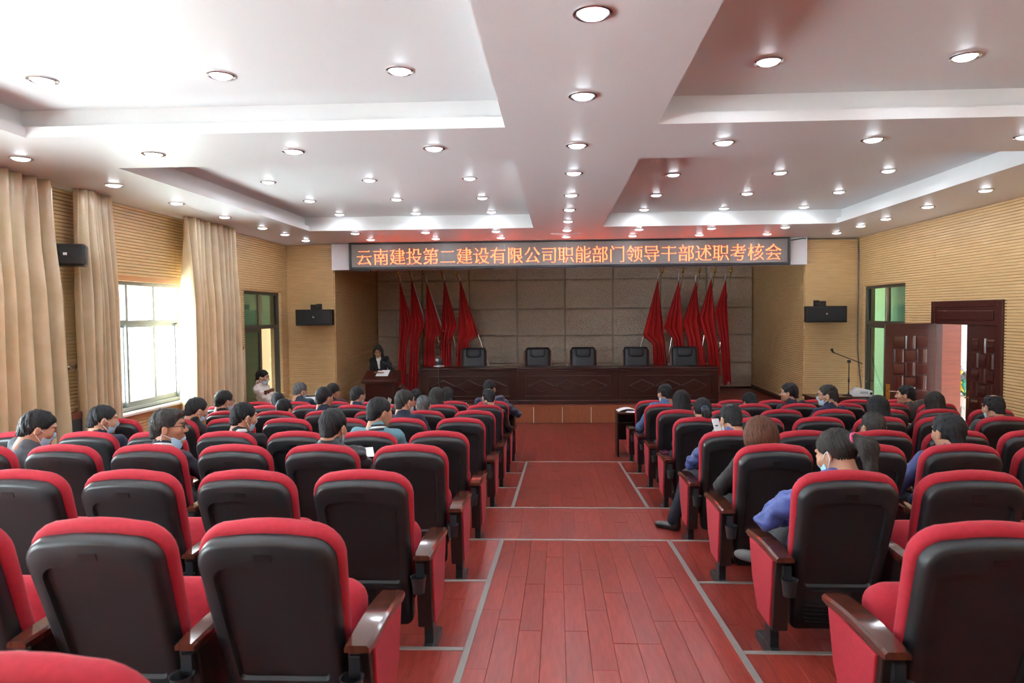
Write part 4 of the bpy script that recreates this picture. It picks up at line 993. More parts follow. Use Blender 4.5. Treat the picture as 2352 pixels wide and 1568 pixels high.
# ------------------------------------------------------------------ people: smooth distance fields turned into one skin each
class Field:
    def __init__(s, lo, hi, h):
        s.h = h; s.o = np.asarray(lo, float)-h*2; n = np.ceil((np.asarray(hi)-s.o)/h).astype(int)+3
        s.ax = [s.o[i]+h*np.arange(n[i]) for i in range(3)]; s.D = np.full(n, .25, np.float32)
    def _win(s, lo, hi):
        sl = []
        for i in range(3):
            a = max(0, int((lo[i]-s.o[i])/s.h)); b = min(s.D.shape[i], int((hi[i]-s.o[i])/s.h)+2)
            if b <= a: return None, None
            sl.append(slice(a, b))
        g = np.stack(np.meshgrid(*[s.ax[i][sl[i]] for i in range(3)], indexing='ij'), -1)
        return tuple(sl), g
    def _mix(s, sl, d, k, op):
        A = s.D[sl]
        if op == '+':
            h = np.clip(.5+.5*(A-d)/k, 0, 1); s.D[sl] = A*(1-h)+d*h-k*h*(1-h)
        else:
            h = np.clip(.5-.5*(A+d)/k, 0, 1); s.D[sl] = A*(1-h)-d*h+k*h*(1-h)
    def cone(s, a, b, ra, rb, k=.03, op='+'):
        a = np.asarray(a, float); b = np.asarray(b, float); m = max(ra, rb)+k*1.5+.02
        sl, g = s._win(np.minimum(a, b)-m, np.maximum(a, b)+m)
        if sl is None: return s
        ba = b-a; t = np.clip(((g-a)@ba)/max(1e-9, ba@ba), 0, 1)
        d = np.linalg.norm(g-a-t[..., None]*ba, axis=-1)-(ra+(rb-ra)*t); s._mix(sl, d, k, op); return s
    def ell(s, c, r, k=.03, R=None, op='+'):
        c = np.asarray(c, float); r = np.asarray(r, float); m = r.max()+k*1.5+.02
        sl, g = s._win(c-m, c+m)
        if sl is None: return s
        q = g-c
        if R is not None: q = q@np.asarray(R)
        k0 = np.linalg.norm(q/r, axis=-1); k1 = np.linalg.norm(q/(r*r), axis=-1)+1e-9
        s._mix(sl, k0*(k0-1)/k1, k, op); return s
    def clip(s, fn):
        g = np.stack(np.meshgrid(*s.ax, indexing='ij'), -1); s.D = np.maximum(s.D, fn(g).astype(np.float32)); return s
    def nets(s):
        D = s.D; I = D < 0
        c = [(0,0,0),(1,0,0),(0,1,0),(1,1,0),(0,0,1),(1,0,1),(0,1,1),(1,1,1)]
        def cr(A, o): return A[o[0]:A.shape[0]-1+o[0], o[1]:A.shape[1]-1+o[1], o[2]:A.shape[2]-1+o[2]]
        cnt = sum(cr(I, o).astype(np.int8) for o in c); act = (cnt > 0) & (cnt < 8)
        ii = np.argwhere(act)
        if len(ii) == 0: return np.zeros((0, 3)), np.zeros((0, 4), int)
        vals = [D[ii[:, 0]+o[0], ii[:, 1]+o[1], ii[:, 2]+o[2]] for o in c]
        P = np.zeros((len(ii), 3)); N = np.zeros(len(ii))
        for a in range(8):
            for b_ in range(a+1, 8):
                if sum(abs(c[a][q]-c[b_][q]) for q in range(3)) != 1: continue
                va, vb = vals[a], vals[b_]; m = (va < 0) != (vb < 0)
                t = np.where(m, va/(va-vb+1e-12), 0)[:, None]
                P += np.where(m[:, None], np.array(c[a])+t*(np.array(c[b_])-np.array(c[a])), 0); N += m
        V = s.o+s.h*(ii+P/N[:, None])
        idx = np.full(act.shape, -1, int); idx[act] = np.arange(len(ii))
        Fs = []
        for ax in range(3):
            u, v = (ax+1) % 3, (ax+2) % 3
            sl0 = [slice(None)]*3; sl1 = [slice(None)]*3; sl0[ax] = slice(0, -1); sl1[ax] = slice(1, None)
            A, B = I[tuple(sl0)], I[tuple(sl1)]; e = np.argwhere(A != B)
            e = e[(e[:, u] > 0) & (e[:, v] > 0) & (e[:, u] < act.shape[u]) & (e[:, v] < act.shape[v])]
            if len(e) == 0: continue
            def cell(du, dv):
                q = e.copy(); q[:, u] += du; q[:, v] += dv; return idx[q[:, 0], q[:, 1], q[:, 2]]
            q = np.stack([cell(-1, -1), cell(0, -1), cell(0, 0), cell(-1, 0)], -1)
            fl = ~A[e[:, 0], e[:, 1], e[:, 2]]; q[fl] = q[fl][:, ::-1]
            Fs.append(q[(q >= 0).all(1)])
        return V, np.concatenate(Fs)
def wrinkle(V, amp, freq, seed):
    r = np.random.default_rng(seed); out = np.zeros(len(V))
    for i in range(5):
        k = r.normal(size=3); k = k/np.linalg.norm(k)*freq*(1+.6*i); out += np.sin(V@k+r.uniform(0, 6.28))/(1+.5*i)
    return out*amp
def displaced(V, F, amt):
    n = np.zeros_like(V); a, b, c, d = (V[F[:, i]] for i in range(4)); fn = np.cross(c-a, d-b)
    for i in range(4): np.add.at(n, F[:, i], fn)
    n /= np.linalg.norm(n, axis=1)[:, None]+1e-12
    return V+n*amt[:, None]

# ---- head templates (x right, y forward, z up, origin in the skull)
def head_template(fem):
    f = Field((-.13, -.14, -.17), (.13, .15, .14), .0062); w = .95 if fem else 1.0
    f.ell((0, -.012, .02), (.073*w, .092, .090), .02).ell((0, .028, -.035), (.060*w, .066, .082), .03).ell((0, .040, -.088), (.046*w, .046, .036), .03)
    f.ell((0, .083, .032), (.045*w, .016, .012), .02)                                   # brow
    f.cone((0, .094, .012), (0, .112, -.030), .008, .013, .012).ell((-.012, .100, -.036), (.009, .009, .008), .01).ell((.012, .100, -.036), (.009, .009, .008), .01)
    for s in (-1, 1):
        f.ell((s*.030, .094, .006), (.017, .012, .010), .012, op='-'); f.ell((s*.030, .082, .004), (.014, .012, .011), .006)
        f.ell((s*.040, .066, -.030), (.022, .022, .020), .03)
        f.ell((s*.079*w, -.006, -.018), (.011, .020, .033), .010); f.ell((s*.088*w, .002, -.018), (.006, .010, .019), .006, op='-')
    f.ell((0, .094, -.066), (.024, .012, .006), .010).ell((0, .091, -.078), (.020, .012, .007), .010).ell((0, .084, -.108), (.020, .018, .014), .02)
    f.cone((0, -.030, -.06), (0, -.045, -.15), .056*w*(.92 if fem else 1), .057*w*(.9 if fem else 1), .03)
    return f.nets()
HEADS = {0: head_template(False), 1: head_template(True)}
def hl(y): return np.interp(y, [-.11, -.05, -.022, .0, .022, .042, .060, .078, .1], [-.082, -.075, -.045, -.012, .002, .004, .040, .062, .068])
def hair_template(style):
    f = Field((-.16, -.26, -.42), (.16, .14, .16), .0068)
    if style in ('short', 'crew', 'thin', 'quiff'):
        g = {'short': .012, 'crew': .007, 'thin': .008, 'quiff': .013}[style]
        f.ell((0, -.014, .022), (.073+g, .093+g, .090+g), .01)
        f.cone((0, -.060, -.02), (0, -.066, -.07), .052, .046, .03)
        if style == 'quiff': f.ell((0, .060, .085), (.055, .045, .026), .03)
        f.clip(lambda p: hl(p[..., 1])-p[..., 2]-(.0 if style != 'crew' else .0))
        if style == 'thin': f.ell((0, -.035, .125), (.040, .045, .040), .02, op='-')
        f.clip(lambda p: -(.071+0*p[..., 0]-np.abs(p[..., 0]))*0+np.where((np.abs(p[..., 0]) > .068) & (p[..., 2] < -.005) & (p[..., 1] > -.035), 1e-2, -1))
    else:
        f.ell((0, -.016, .024), (.086, .106, .102), .01)
        if style == 'long': f.cone((0, -.030, .0), (0, -.055, -.12), .098, .098, .04); f.ell((0, -.065, -.20), (.105, .060, .14), .05)
        if style == 'longf':
            for s in (-1, 1): f.cone((s*.062, .0, .0), (s*.085, .015, -.24), .040, .034, .04)
            f.ell((0, -.07, -.14), (.095, .05, .15), .05)
        if style == 'bob': f.ell((0, -.022, -.035), (.110, .108, .115), .06); f.clip(lambda p: -.135-p[..., 2])
        if style in ('pony', 'ponylow'):
            f.clip(lambda p: np.interp(p[..., 1], [-.13, -.06, -.02, .02, .05, .08], [-.085, -.075, -.020, .002, .02, .06])-p[..., 2])
            z = .035 if style == 'pony' else -.01
            f.ell((.0, -.118, z), (.024, .024, .024), .02); f.cone((0, -.135, z), (.0, -.185, z-.05), .028, .042, .03); f.cone((0, -.185, z-.05), (0, -.160, z-.19), .042, .030, .03)
        if style == 'bun':
            f.clip(lambda p: np.interp(p[..., 1], [-.13, -.06, -.02, .02, .05, .08], [-.085, -.075, -.020, .002, .02, .06])-p[..., 2]); f.ell((0, -.105, -.045), (.042, .034, .038), .02)
        if style in ('long', 'longf', 'bob'):
            f.ell((0, .087, -.050), (.058, .078, .118), .012, op='-')
            f.clip(lambda p: np.where(p[..., 1] > .088, .01, -1))
    V, F = f.nets()
    ang = np.arctan2(V[:, 0], -V[:, 1])
    am = .0022*np.sin(ang*38+3*np.sin(V[:, 2]*30)) + .0018*np.sin(ang*71+V[:, 2]*25) + wrinkle(V, .0011, 55, 3)
    if style in ('short', 'crew', 'thin', 'quiff'): am = am*.6 + wrinkle(V, .0018, 130, 8) + wrinkle(V, .0012, 60, 9)
    return displaced(V, F, am), F
HAIRM = {}
def hair_mesh(style, colname):
    k = (style, colname)
    if k not in HAIRM:
        cols = {'black': (.010, .0095, .011), 'brown': (.060, .022, .012), 'grey': (.060, .062, .066), 'dark': (.017, .014, .013), 'soft': (.022, .019, .018)}
        c = cols[colname]
        m = mat('hair_'+colname, c, .52, spec=.2, grain=(tuple(min(1, q*2.0+.004) for q in c), 60, (1, 1, .10)), bump=(240, .5, (1, 1, .08)))
        V, F = HAIRT.setdefault(style, None) or HAIRT.__setitem__(style, hair_template(style)) or HAIRT[style]
        HAIRM[k] = fast_mesh('hair', V, F, m, True)
    return HAIRM[k]
HAIRT = {}
def mask_template():
    f = Field((-.1, -.02, -.16), (.1, .15, .03), .006)
    f.ell((0, .030, -.040), (.062, .069, .084), .03).ell((0, .041, -.085), (.048, .048, .041), .03).cone((0, .094, -.01), (0, .106, -.035), .010, .014, .03)
    f.clip(lambda p: np.maximum(np.maximum(.038-p[..., 1]+.35*np.abs(p[..., 0])*0, -.118-p[..., 2]), p[..., 2]+.006+.25*np.abs(p[..., 0])))
    return f.nets()
MASKT = mask_template(); ME_MASK = fast_mesh('face_mask', *MASKT, m_mask, True)
b = MB()
for s in (-1, 1):
    b.tube([(s*.057, .045, -.030), (s*.080, .010, -.006), (s*.085, -.014, .004), (s*.084, -.018, -.035), (s*.074, .005, -.060), (s*.050, .045, -.095)], .0028, 5)
ME_LOOP = b.mesh('ear_loop', m_maskw, smooth=True)
b = MB()
for s in (-1, 1):
    ring = [(s*(.031+.022*math.cos(2*PI*i/14)), .108-.3*abs(.02*math.cos(2*PI*i/14)), .004+.016*math.sin(2*PI*i/14)) for i in range(15)]
    b.tube(ring, .0022, 5, cap=False); b.tube([(s*.053, .102, .008), (s*.078, .06, .008), (s*.083, -.01, .002)], .0022, 5)
b.tube([(-.009, .112, .008), (.009, .112, .008)], .0022, 5)
ME_GLASSES = b.mesh('glasses', m_black, smooth=True)
b = MB()
for s in (-1, 1): b.lathe([(.004, -.003), (.0105, -.001), (.011, .001), (.004, .004)], c=(0, 0, 0), n=10)
def eyes_mesh():
    b = MB()
    for s in (-1, 1):
        b.tube([(s*.020, .0945, .004), (s*.030, .0965, .0055), (s*.041, .092, .004)], .0032, 6)
        b.tube([(s*.014, .099, .022), (s*.030, .0985, .027), (s*.048, .088, .022)], .0034, 6)
    return b.mesh('eyes_and_brows', m_eye, smooth=True)
ME_EYES = eyes_mesh()
ME_LIPS = MB().tube([(-.020, .0985, -.070), (-.008, .1055, -.068), (0, .106, -.0695), (.008, .1055, -.068), (.020, .0985, -.070)], [.002, .0055, .006, .0055, .002], 6).mesh('lips', m_lip, smooth=True)
# ---- hand template: wrist at origin, fingers along +y, palm facing -z, thumb on -x for the right hand
def hand_template(curl):
    f = Field((-.10, -.06, -.12), (.07, .22, .06), .0048)
    f.cone((0, -.04, 0), (0, .01, 0), .026, .026, .02); f.ell((0, .050, -.003), (.040, .052, .015), .02)
    for i, (x, L) in enumerate(((-.029, .070), (-.010, .080), (.010, .075), (.028, .060))):
        p = np.array((x, .090, -.002)); d = 0.0; sp = x*.9
        for q, seg in enumerate((.45, .32, .23)):
            d += curl*(.55 if q else .5); n = p+np.array((sp*seg*L*4, math.cos(d)*L*seg*1.05, -math.sin(d)*L*seg*1.05))
            f.cone(p, n, .0092-.0008*q, .0086-.0009*q, .006); p = n
    a = np.array((-.030, .020, -.006)); c_ = a+np.array((-.030, .032, -.012)); e = c_+np.array((-.010, .030, -.008-.02*curl))
    f.cone(a, c_, .013, .0105, .010).cone(c_, e, .0105, .0085, .006)
    return f.nets()
HANDS = {'relaxed': hand_template(.75), 'open': hand_template(.22), 'grip': hand_template(1.25)}
def frame_from(fwd, up):
    y = fwd/np.linalg.norm(fwd); x = np.cross(y, up); x /= np.linalg.norm(x)+1e-9; z = np.cross(x, y); return np.stack([x, y, z], 1)
def rot_head(yaw, pitch, roll=0.):
    return np.array(Matrix.Rotation(math.radians(yaw), 3, 'Z') @ Matrix.Rotation(math.radians(-pitch), 3, 'X') @ Matrix.Rotation(math.radians(roll), 3, 'Y'))
# shared seated legs
def legs_field(kneeL, kneeR, ankL, ankR, hip, infl, h=.016):
    pts = np.array([kneeL, kneeR, ankL, ankR, hip]); f = Field(pts.min(0)-.2, pts.max(0)+.2, h)
    f.ell(hip, (.165+infl, .125+infl, .10+infl), .05)
    for s, kn, an in ((-1, kneeL, ankL), (1, kneeR, ankR)):
        f.cone(np.array(hip)+np.array((s*.085, .0, -.01)), kn, .082+infl, .060+infl, .04).cone(kn, an, .058+infl, .046+infl, .03)
    return f
def shoe_mesh(m):
    f = Field((-.07, -.12, -.01), (.07, .22, .14), .008)
    f.ell((0, .06, .030), (.044, .125, .036), .02).ell((0, .13, .028), (.042, .06, .030), .02).cone((0, -.03, .05), (0, -.035, .10), .042, .040, .03)
    f.clip(lambda p: -p[..., 2]); V, F = f.nets(); return fast_mesh('shoe', V, F, m, True)
ME_SHOE = shoe_mesh(mat('shoe_leather', (.012, .012, .013), .3, coat=.3)); ME_SNEAK = shoe_mesh(mat('shoe_grey', (.11, .11, .11), .7))
STD = dict(kneeL=(-.13, .50, .50), kneeR=(.13, .50, .50), ankL=(-.13, .46, .10), ankR=(.13, .46, .10))
HIP = np.array((0, .10, .535))
TROUS = {}
def trousers(colname, legs=None):
    key = (colname,) if legs is None else None
    if key in TROUS: return TROUS[key]
    q = dict(STD); q.update(legs or {})
    V, F = legs_field(q['kneeL'], q['kneeR'], q['ankL'], q['ankR'], q.get('hip', HIP), .010).nets()
    V = displaced(V, F, wrinkle(V, .0022, 38, 5))
    cols = {'black': (.012, .012, .014), 'navy': (.014, .017, .03), 'grey': (.05, .05, .055), 'denim': (.03, .05, .10)}
    me = fast_mesh('trousers', V, F, mat('trouser_'+colname, cols[colname], .85, bump=(300, .1, (1, 1, 1))), True)
    if key: TROUS[key] = me
    return me
TOPS = {}
def top_mat(name, col, kind):
    if kind == 'puffer': return mat('top_'+name, col, .42, sheen=.1, bump=(26, .5, (1, 1, 1.6)))
    if kind == 'leather': return mat('top_'+name, col, .30, bump=(30, .4, (1, 1, 1)))
    if kind == 'denim': return mat('top_'+name, col, .9, vary=(tuple(c*1.5 for c in col), 30, (1, 1, 1)), bump=(240, .3, (1, 1, 1)))
    return mat('top_'+name, col, .85, sheen=.08, bump=(320, .15, (1, 1, 1)))
HS = 1.07
N3 = lambda v: np.asarray(v, float)
def person(label, loc, head, yaw=0, pitch=8, roll=0, rotz=0.0, body_yaw=0, fem=0, top=('black', (.012, .012, .014)), kind='suit', trous='black', hair=('short', 'black'),
           mask=None, glasses=False, face=False, collar=None, bulk=1.0, arms=None, legs=None, res=.015, hood=False, shirt=None, tie=None, standing=False, shoes=None, hands=('relaxed', 'relaxed'), seed=0, stripe=None):
    """head: skull centre in local coordinates (person faces +y, stands/sits on z=0)"""
    t = thing('person', label, 'person', loc, rotz)
    hc = N3(head); R = rot_head(yaw, pitch, roll)
    hip = N3(HIP).copy() if not standing else np.array((0, 0, .93))
    hip[0] = .30*hc[0]
    nb = hc + N3((-.10*(hc[0]-hip[0]), -.040, -.152)); nb += R@N3((0, -.02, -.01))
    sp = nb-hip; sl_ = np.linalg.norm(sp); s = sp/sl_
    by = math.radians(body_yaw); rx = np.array((math.cos(by), math.sin(by), 0)); rx -= s*(rx@s); rx /= np.linalg.norm(rx); fw = np.cross(s, rx)
    sw = (.150 if fem else .172)
    belly = hip+sp*.28-fw*.005; chest = hip+sp*.66-fw*.018
    sh = {q: nb+rx*(q*sw)-s*.046-fw*.005 for q in (-1, 1)}
    el = {}; wr = {}
    for q, key in ((-1, 'L'), (1, 'R')):
        if standing: el[q] = sh[q]+rx*(q*.05)-s*.25+fw*.04; wr[q] = el[q]+fw*.22-s*.04-rx*(q*.06)
        else: el[q] = sh[q]+rx*(q*.065)-s*.235+fw*.075; wr[q] = hip+rx*(q*.085)+fw*.30+N3((0, 0, .115))
        if arms and key in arms: el[q], wr[q] = N3(arms[key][0]), N3(arms[key][1])
    # skin: head, neck, torso, arms and legs
    lg = dict(STD)
    if standing: lg = dict(kneeL=(-.10, .02, .50), kneeR=(.10, .02, .50), ankL=(-.10, 0, .09), ankR=(.10, 0, .09), hip=(0, 0, .93))
    if legs: lg.update(legs)
    pts = np.array([hc, nb, hip, *sh.values(), *el.values(), *wr.values(), lg['kneeL'], lg['kneeR'], lg['ankL'], lg['ankR']])
    f = Field(pts.min(0)-.16, pts.max(0)+.16, .022)
    nk = .050 if fem else .058
    f.cone(hc+R@N3((0, -.030, -.06)), nb, nk, nk+.006, .03).ell(chest, (.13, .085, .17), .05, R=np.stack([rx, fw, s], 1)).ell(belly, (.13, .09, .15), .05, R=np.stack([rx, fw, s], 1))
    for q in (-1, 1):
        f.cone(nb-s*.03, sh[q], .04, .042, .03).cone(sh[q], el[q], .040, .034, .02).cone(el[q], wr[q], .034, .026, .02)
    for q, kn, an in ((-1, lg['kneeL'], lg['ankL']), (1, lg['kneeR'], lg['ankR'])):
        f.cone(hip+N3((q*.085, 0, 0)), kn, .065, .05, .03).cone(kn, an, .046, .036, .02)
    VB, FB = f.nets()
    VH, FH = HEADS[fem]; Vs = [VB, (VH*HS)@R.T+hc]; Fs = [FB, FH+len(VB)]; n = len(VB)+len(VH)
    for q, hk in ((-1, hands[0]), (1, hands[1])):
        V, F = HANDS[hk]; V = V.copy(); F = F
        if q < 0: V[:, 0] *= -1; F = F[:, ::-1]
        d = wr[q]-el[q]; Rm = frame_from(d+N3((0, .0, -.12))*0, N3((0, 0, 1)) if abs(d[2])/np.linalg.norm(d) < .8 else -fw)
        Vs.append(V@Rm.T+wr[q]+d/np.linalg.norm(d)*.02); Fs.append(F+n); n += len(V)
    link('body', fast_mesh('body', np.concatenate(Vs), np.concatenate(Fs), m_skin, True), t)
    # jacket
    pts = np.array([nb, hip, *sh.values(), *el.values(), *wr.values()]); B = bulk
    f = Field(pts.min(0)-.2, pts.max(0)+.2, res); Rt = np.stack([rx, fw, s], 1)
    f.ell(chest, N3((.165 if not fem else .145, .112, .20))*B, .05, R=Rt).ell(belly, N3((.160, .122, .17))*B, .06, R=Rt).ell(hip+N3((0, 0, .02)), N3((.178, .140, .09))*B, .05)
    for q in (-1, 1):
        f.cone(nb-s*.030, sh[q]+N3((0, 0, .0)), .058*B, .058*B, .04).cone(sh[q], el[q], .060*B, .050*B, .03).cone(el[q], wr[q]-(wr[q]-el[q])*.06, .050*B, .037*B, .03)
    neckd = (hc+R@N3((0, -.03, -.08))-nb); neckd /= np.linalg.norm(neckd)
    ch = .030 if kind in ('suit', 'knit') else .045
    f.cone(nb-neckd*.03, nb+neckd*ch, nk+.024*B, nk+.014, .02)
    if hood: f.ell(nb-fw*.080+s*.020, (.120, .055, .070), .04, R=Rt)
    V, F = f.nets()
    V = displaced(V, F, wrinkle(V, .0034 if kind != 'puffer' else .0060, 36, seed) + wrinkle(V, .0016, 95, seed+50) + (.007*np.sin((V-hip)@s*2*PI/.085) if kind == 'puffer' else 0))
    link('jacket', fast_mesh('jacket', V, F, top_mat(top[0], top[1], kind), True), t)
    if collar:
        a = nb+neckd*(ch-.012); c_ = MB().tube([a, a+neckd*.028], [nk+.020, nk+.012], 20, cap=False)
        o = c_.build('collar', mat('collar_'+collar[0], collar[1], .7), t, smooth=True); o.modifiers.new('thickness', 'SOLIDIFY').thickness = .008
    if stripe:
        for kx, (cn, cc) in enumerate(stripe):
            a = nb+neckd*(ch-.034+.018*kx); c_ = MB().tube([a, a+neckd*.016], [nk+.031-.005*kx, nk+.026-.005*kx], 24, cap=False)
            o = c_.build('collar_band', mat('collar_'+cn, cc, .7), t, smooth=True); o.modifiers.new('thickness', 'SOLIDIFY').thickness = .006
    link('trousers', trousers(trous, lg if (legs or standing) else None), t)
    for an, kn in ((lg['ankL'], lg['kneeL']), (lg['ankR'], lg['kneeR'])):
        link('shoe', ME_SHOE if shoes is None else shoes, t, (an[0], an[1]+.01, max(0, an[2]-.10)), (0, 0, max(-1.3, min(1.3, (kn[0]-an[0])*6))))
    M4 = Matrix(R.tolist()).to_4x4(); M4.translation = hc
    def hd(name, me, par=t, dz=(0, 0, 0), sc=1.0):
        o = link(name, me, par)
        if par is t:
            m = M4.copy(); m.translation = Vector(hc)+Vector(R@N3(dz)); o.matrix_local = m @ Matrix.Scale(sc*HS, 4)
        return o
    if shirt:
        f = Field(chest-.25, chest+.3, .012); q = nb+fw*.075-s*.02
        f.cone(q, q-s*.20+fw*.022, .038, .020, .02).cone(nb+neckd*.045, nb-s*.02+fw*.03, nk+.012, nk+.014, .02)
        V, F = f.nets(); link('turtleneck', fast_mesh('turtleneck', V, F, mat('shirt_white', shirt, .8), True), t)
    if tie:
        tb = MB(); z = .035 if hair[0] == 'pony' else -.01
        tb.tube([(.030*math.cos(2*PI*i/12), -.130, z+.030*math.sin(2*PI*i/12)) for i in range(13)], .009, 6, cap=False); hd('hair_tie', tb.mesh('hair_tie', mat('tie_'+tie[0], tie[1], .6), smooth=True))
    if hair: hd('hair', hair_mesh(*hair), sc=.985 if fem else 1.0)
    if mask is not None:
        o = hd('face_mask', ME_MASK, dz=(0, -.012, -.052) if mask == 'chin' else (0, 0, 0)); hd('ear_loops', ME_LOOP, par=o) if mask != 'chin' else hd('ear_loops', ME_LOOP, par=o)
    if glasses: hd('glasses', ME_GLASSES)
    if face: hd('eyes_and_brows', ME_EYES)
    if face == 2: hd('lips', ME_LIPS)
    return t
# ------------------------------------------------------------------ who sits where
NAVY = ('navy', (.012, .016, .036)); BLACK = ('black', (.011, .011, .013)); BLUE = ('blue', (.055, .085, .30)); GREY = ('slate', (.075, .085, .10))
TEAL = ('teal', (.13, .26, .31)); DENIM = ('denim', (.055, .10, .21)); MAROON = ('maroon', (.035, .010, .014)); OLIVE = ('greygreen', (.06, .065, .065)); BROWN = ('brown', (.05, .042, .036)); DKPUFF = ('ink', (.010, .012, .016))
def L_(sd, r, k, px, py, y):
    x, y0 = seat_xy(sd, r, k); return at(px, py, y)-Vector((x, y0, PLAT[r]))
OCC = {}
def sit(sd, r, k, hx, hy, label, dy=.02, **kw):
    x, y0 = seat_xy(sd, r, k); p = at(hx, hy, y0+dy)
    OCC[(sd, r, k)] = 1
    kw.setdefault('res', .014 if r in 'BCD' else .018); kw['seed'] = len(OCC)
    return person(label, (x, y0, PLAT[r]), (p.x-x, dy, p.z-PLAT[r]-.128), **kw)
sit('L', 'C', 5, 88, 942, 'person in a slate grey jacket and face mask bending down near the wide curtain', dy=.08, yaw=-50, pitch=20, body_yaw=-30, top=GREY, mask=1)
sit('L', 'D', 5, 237, 929, 'person in a navy jacket with a face mask beside the wooden chair under the curtain', yaw=-48, pitch=12, top=NAVY, hair=('crew', 'black'), mask=1)
sit('L', 'C', 3, 386, 938, 'person in glasses turned sideways, mask under the chin, red and white striped collar', yaw=-72, pitch=2, body_yaw=-22, top=('ink2', (.013, .014, .024)), kind='knit', hair=('quiff', 'soft'), mask='chin', glasses=True, face=1,
    stripe=[('red', (.5, .03, .03)), ('whiteband', (.8, .8, .8)), ('navyband', (.01, .015, .04))], arms={'R': ((.30, .15, .70), (.20, .38, .64))})
sit('L', 'E', 5, 452, 913, 'person in a black jacket and mask, sixth seat of the fourth row', yaw=-38, pitch=18, top=BLACK, mask=1)
sit('L', 'F', 5, 515, 896, 'person in glasses and black top before the curtain end', yaw=-32, pitch=12, top=BLACK, glasses=True, mask=1)
sit('L', 'D', 3, 560, 923, 'person in a black suit with a white shirt collar and mask', yaw=-38, pitch=12, top=BLACK, hair=('crew', 'black'), collar=('white', (.8, .8, .82)), mask=1)
sit('L', 'G', 5, 638, 902, 'dark-haired person bending low behind the white puffer jacket', yaw=15, pitch=25, top=NAVY)
sit('L', 'F', 4, 652, 916, 'person with smooth black hair and white mask in the third row', yaw=-12, pitch=18, top=BLACK, mask=1)
sit('L', 'H', 5, 690, 878, 'grey-haired person in a navy jacket holding a black folder', dy=.12, yaw=-38, pitch=14, top=('navy2', (.016, .026, .045)), hair=('short', 'grey'), mask=1, arms={'L': ((-.24, .28, .72), (-.10, .50, .80)), 'R': ((.24, .30, .74), (.14, .52, .82))}, hands=('relaxed', 'grip'))
sit('L', 'F', 3, 745, 888, 'person in a dark navy suit with thick black hair, third row fourth seat', yaw=-28, pitch=6, top=NAVY)
sit('L', 'H', 4, 765, 880, 'person in a maroon jacket with pinned-up dark hair at the front desk', dy=.12, yaw=-30, pitch=18, fem=1, top=MAROON, hair=('bun', 'dark'), arms={'R': ((.24, .30, .74), (.16, .54, .79))})
sit('L', 'G', 3, 822, 886, 'person in a navy suit with a mask, second row before the lectern', yaw=-32, pitch=10, top=('navy3', (.014, .024, .055)), mask=1)
t_ = sit('L', 'C', 1, 765, 938, 'person in a black hooded puffer jacket holding a white paper', yaw=-12, pitch=14, top=DKPUFF, kind='puffer', bulk=1.12, hood=True, mask=1, arms={'R': ((.31, .14, .66), (.225, .36, .70))}, hands=('relaxed', 'grip'))
sit('L', 'D', 1, 872, 912, 'person in a pale teal jacket with a white trimmed collar, head turned', yaw=-42, pitch=12, roll=-4, top=TEAL, kind='knit', bulk=1.06, stripe=[('tealdark', (.02, .03, .04)), ('whiteband', (.8, .8, .8)), ('tealdark', (.02, .03, .04))], arms={'R': ((.30, .10, .68), (.16, .36, .64))})
sit('L', 'E', 1, 930, 893, 'person in glasses, mask and navy suit, fourth row beside the aisle seat', yaw=-40, pitch=6, top=NAVY, hair=('crew', 'soft'), mask=1, glasses=True)
sit('L', 'F', 1, 972, 907, 'person with short greying hair and mask, third row', yaw=8, pitch=12, top=BLACK, hair=('crew', 'grey'), mask=1)
sit('L', 'G', 1, 1003, 889, 'person with long straight dark hair in the second row', yaw=-4, pitch=4, fem=1, top=BLACK, hair=('long', 'dark'))
sit('L', 'H', 1, 1027, 889, 'person with long black hair at the front desk by the tea cup', dy=.1, yaw=-8, pitch=12, fem=1, top=BLACK, hair=('long', 'black'))
sit('L', 'H', 2, 956, 893, 'dark-haired person at the front desk behind the laptop name card', dy=.1, yaw=-8, pitch=12, top=BLACK)
sit('L', 'H', 0, 1125, 872, 'person in a navy puffer jacket with elbows spread on the front desk', dy=.14, yaw=-28, pitch=14, body_yaw=-10, top=('navypuff', (.020, .028, .065)), kind='puffer', bulk=1.12, arms={'R': ((.37, .32, .77), (.16, .56, .79)), 'L': ((-.30, .32, .76), (-.10, .56, .79))})
sit('L', 'G', 0, 1122, 891, 'person with thinning black hair and a black leather jacket at the aisle', yaw=22, pitch=18, top=('blackleather', (.010, .010, .011)), kind='leather', hair=('thin', 'black'), mask=1, arms={'R': ((.31, .12, .66), (.20, .38, .64))})
sit('R', 'G', 0, 1527, 881, 'person in a blue denim jacket and mask at the aisle', yaw=32, pitch=10, top=DENIM, kind='denim', bulk=1.05, mask=1, arms={'L': ((-.29, .10, .68), (-.14, .36, .64))})
sit('R', 'F', 0, 1565, 896, 'person with long loose black hair, third row at the aisle', yaw=-3, pitch=10, fem=1, top=BLACK, hair=('long', 'black'))
sit('R', 'E', 0, 1613, 914, 'person with a low black ponytail tied in blue, fourth row at the aisle', yaw=0, pitch=16, fem=1, top=BLACK, hair=('ponylow', 'black'), tie=('blue', (.06, .14, .35)))
lgD = {'kneeL': (-.22, .50, .50), 'ankL': (-.37, .44, .10)}
w_ = L_('R', 'D', 0, 1640, 995, 6.16)
sit('R', 'D', 0, 1678, 927, 'person with thinning hair and blue jacket reading a phone, leg in the aisle', yaw=16, pitch=22, top=('blue2', (.035, .055, .20)), kind='puffer', hair=('thin', 'black'), mask=1, trous='navy', legs=lgD, arms={'L': ((-.27, .10, .72), tuple(w_))}, hands=('grip', 'relaxed'))
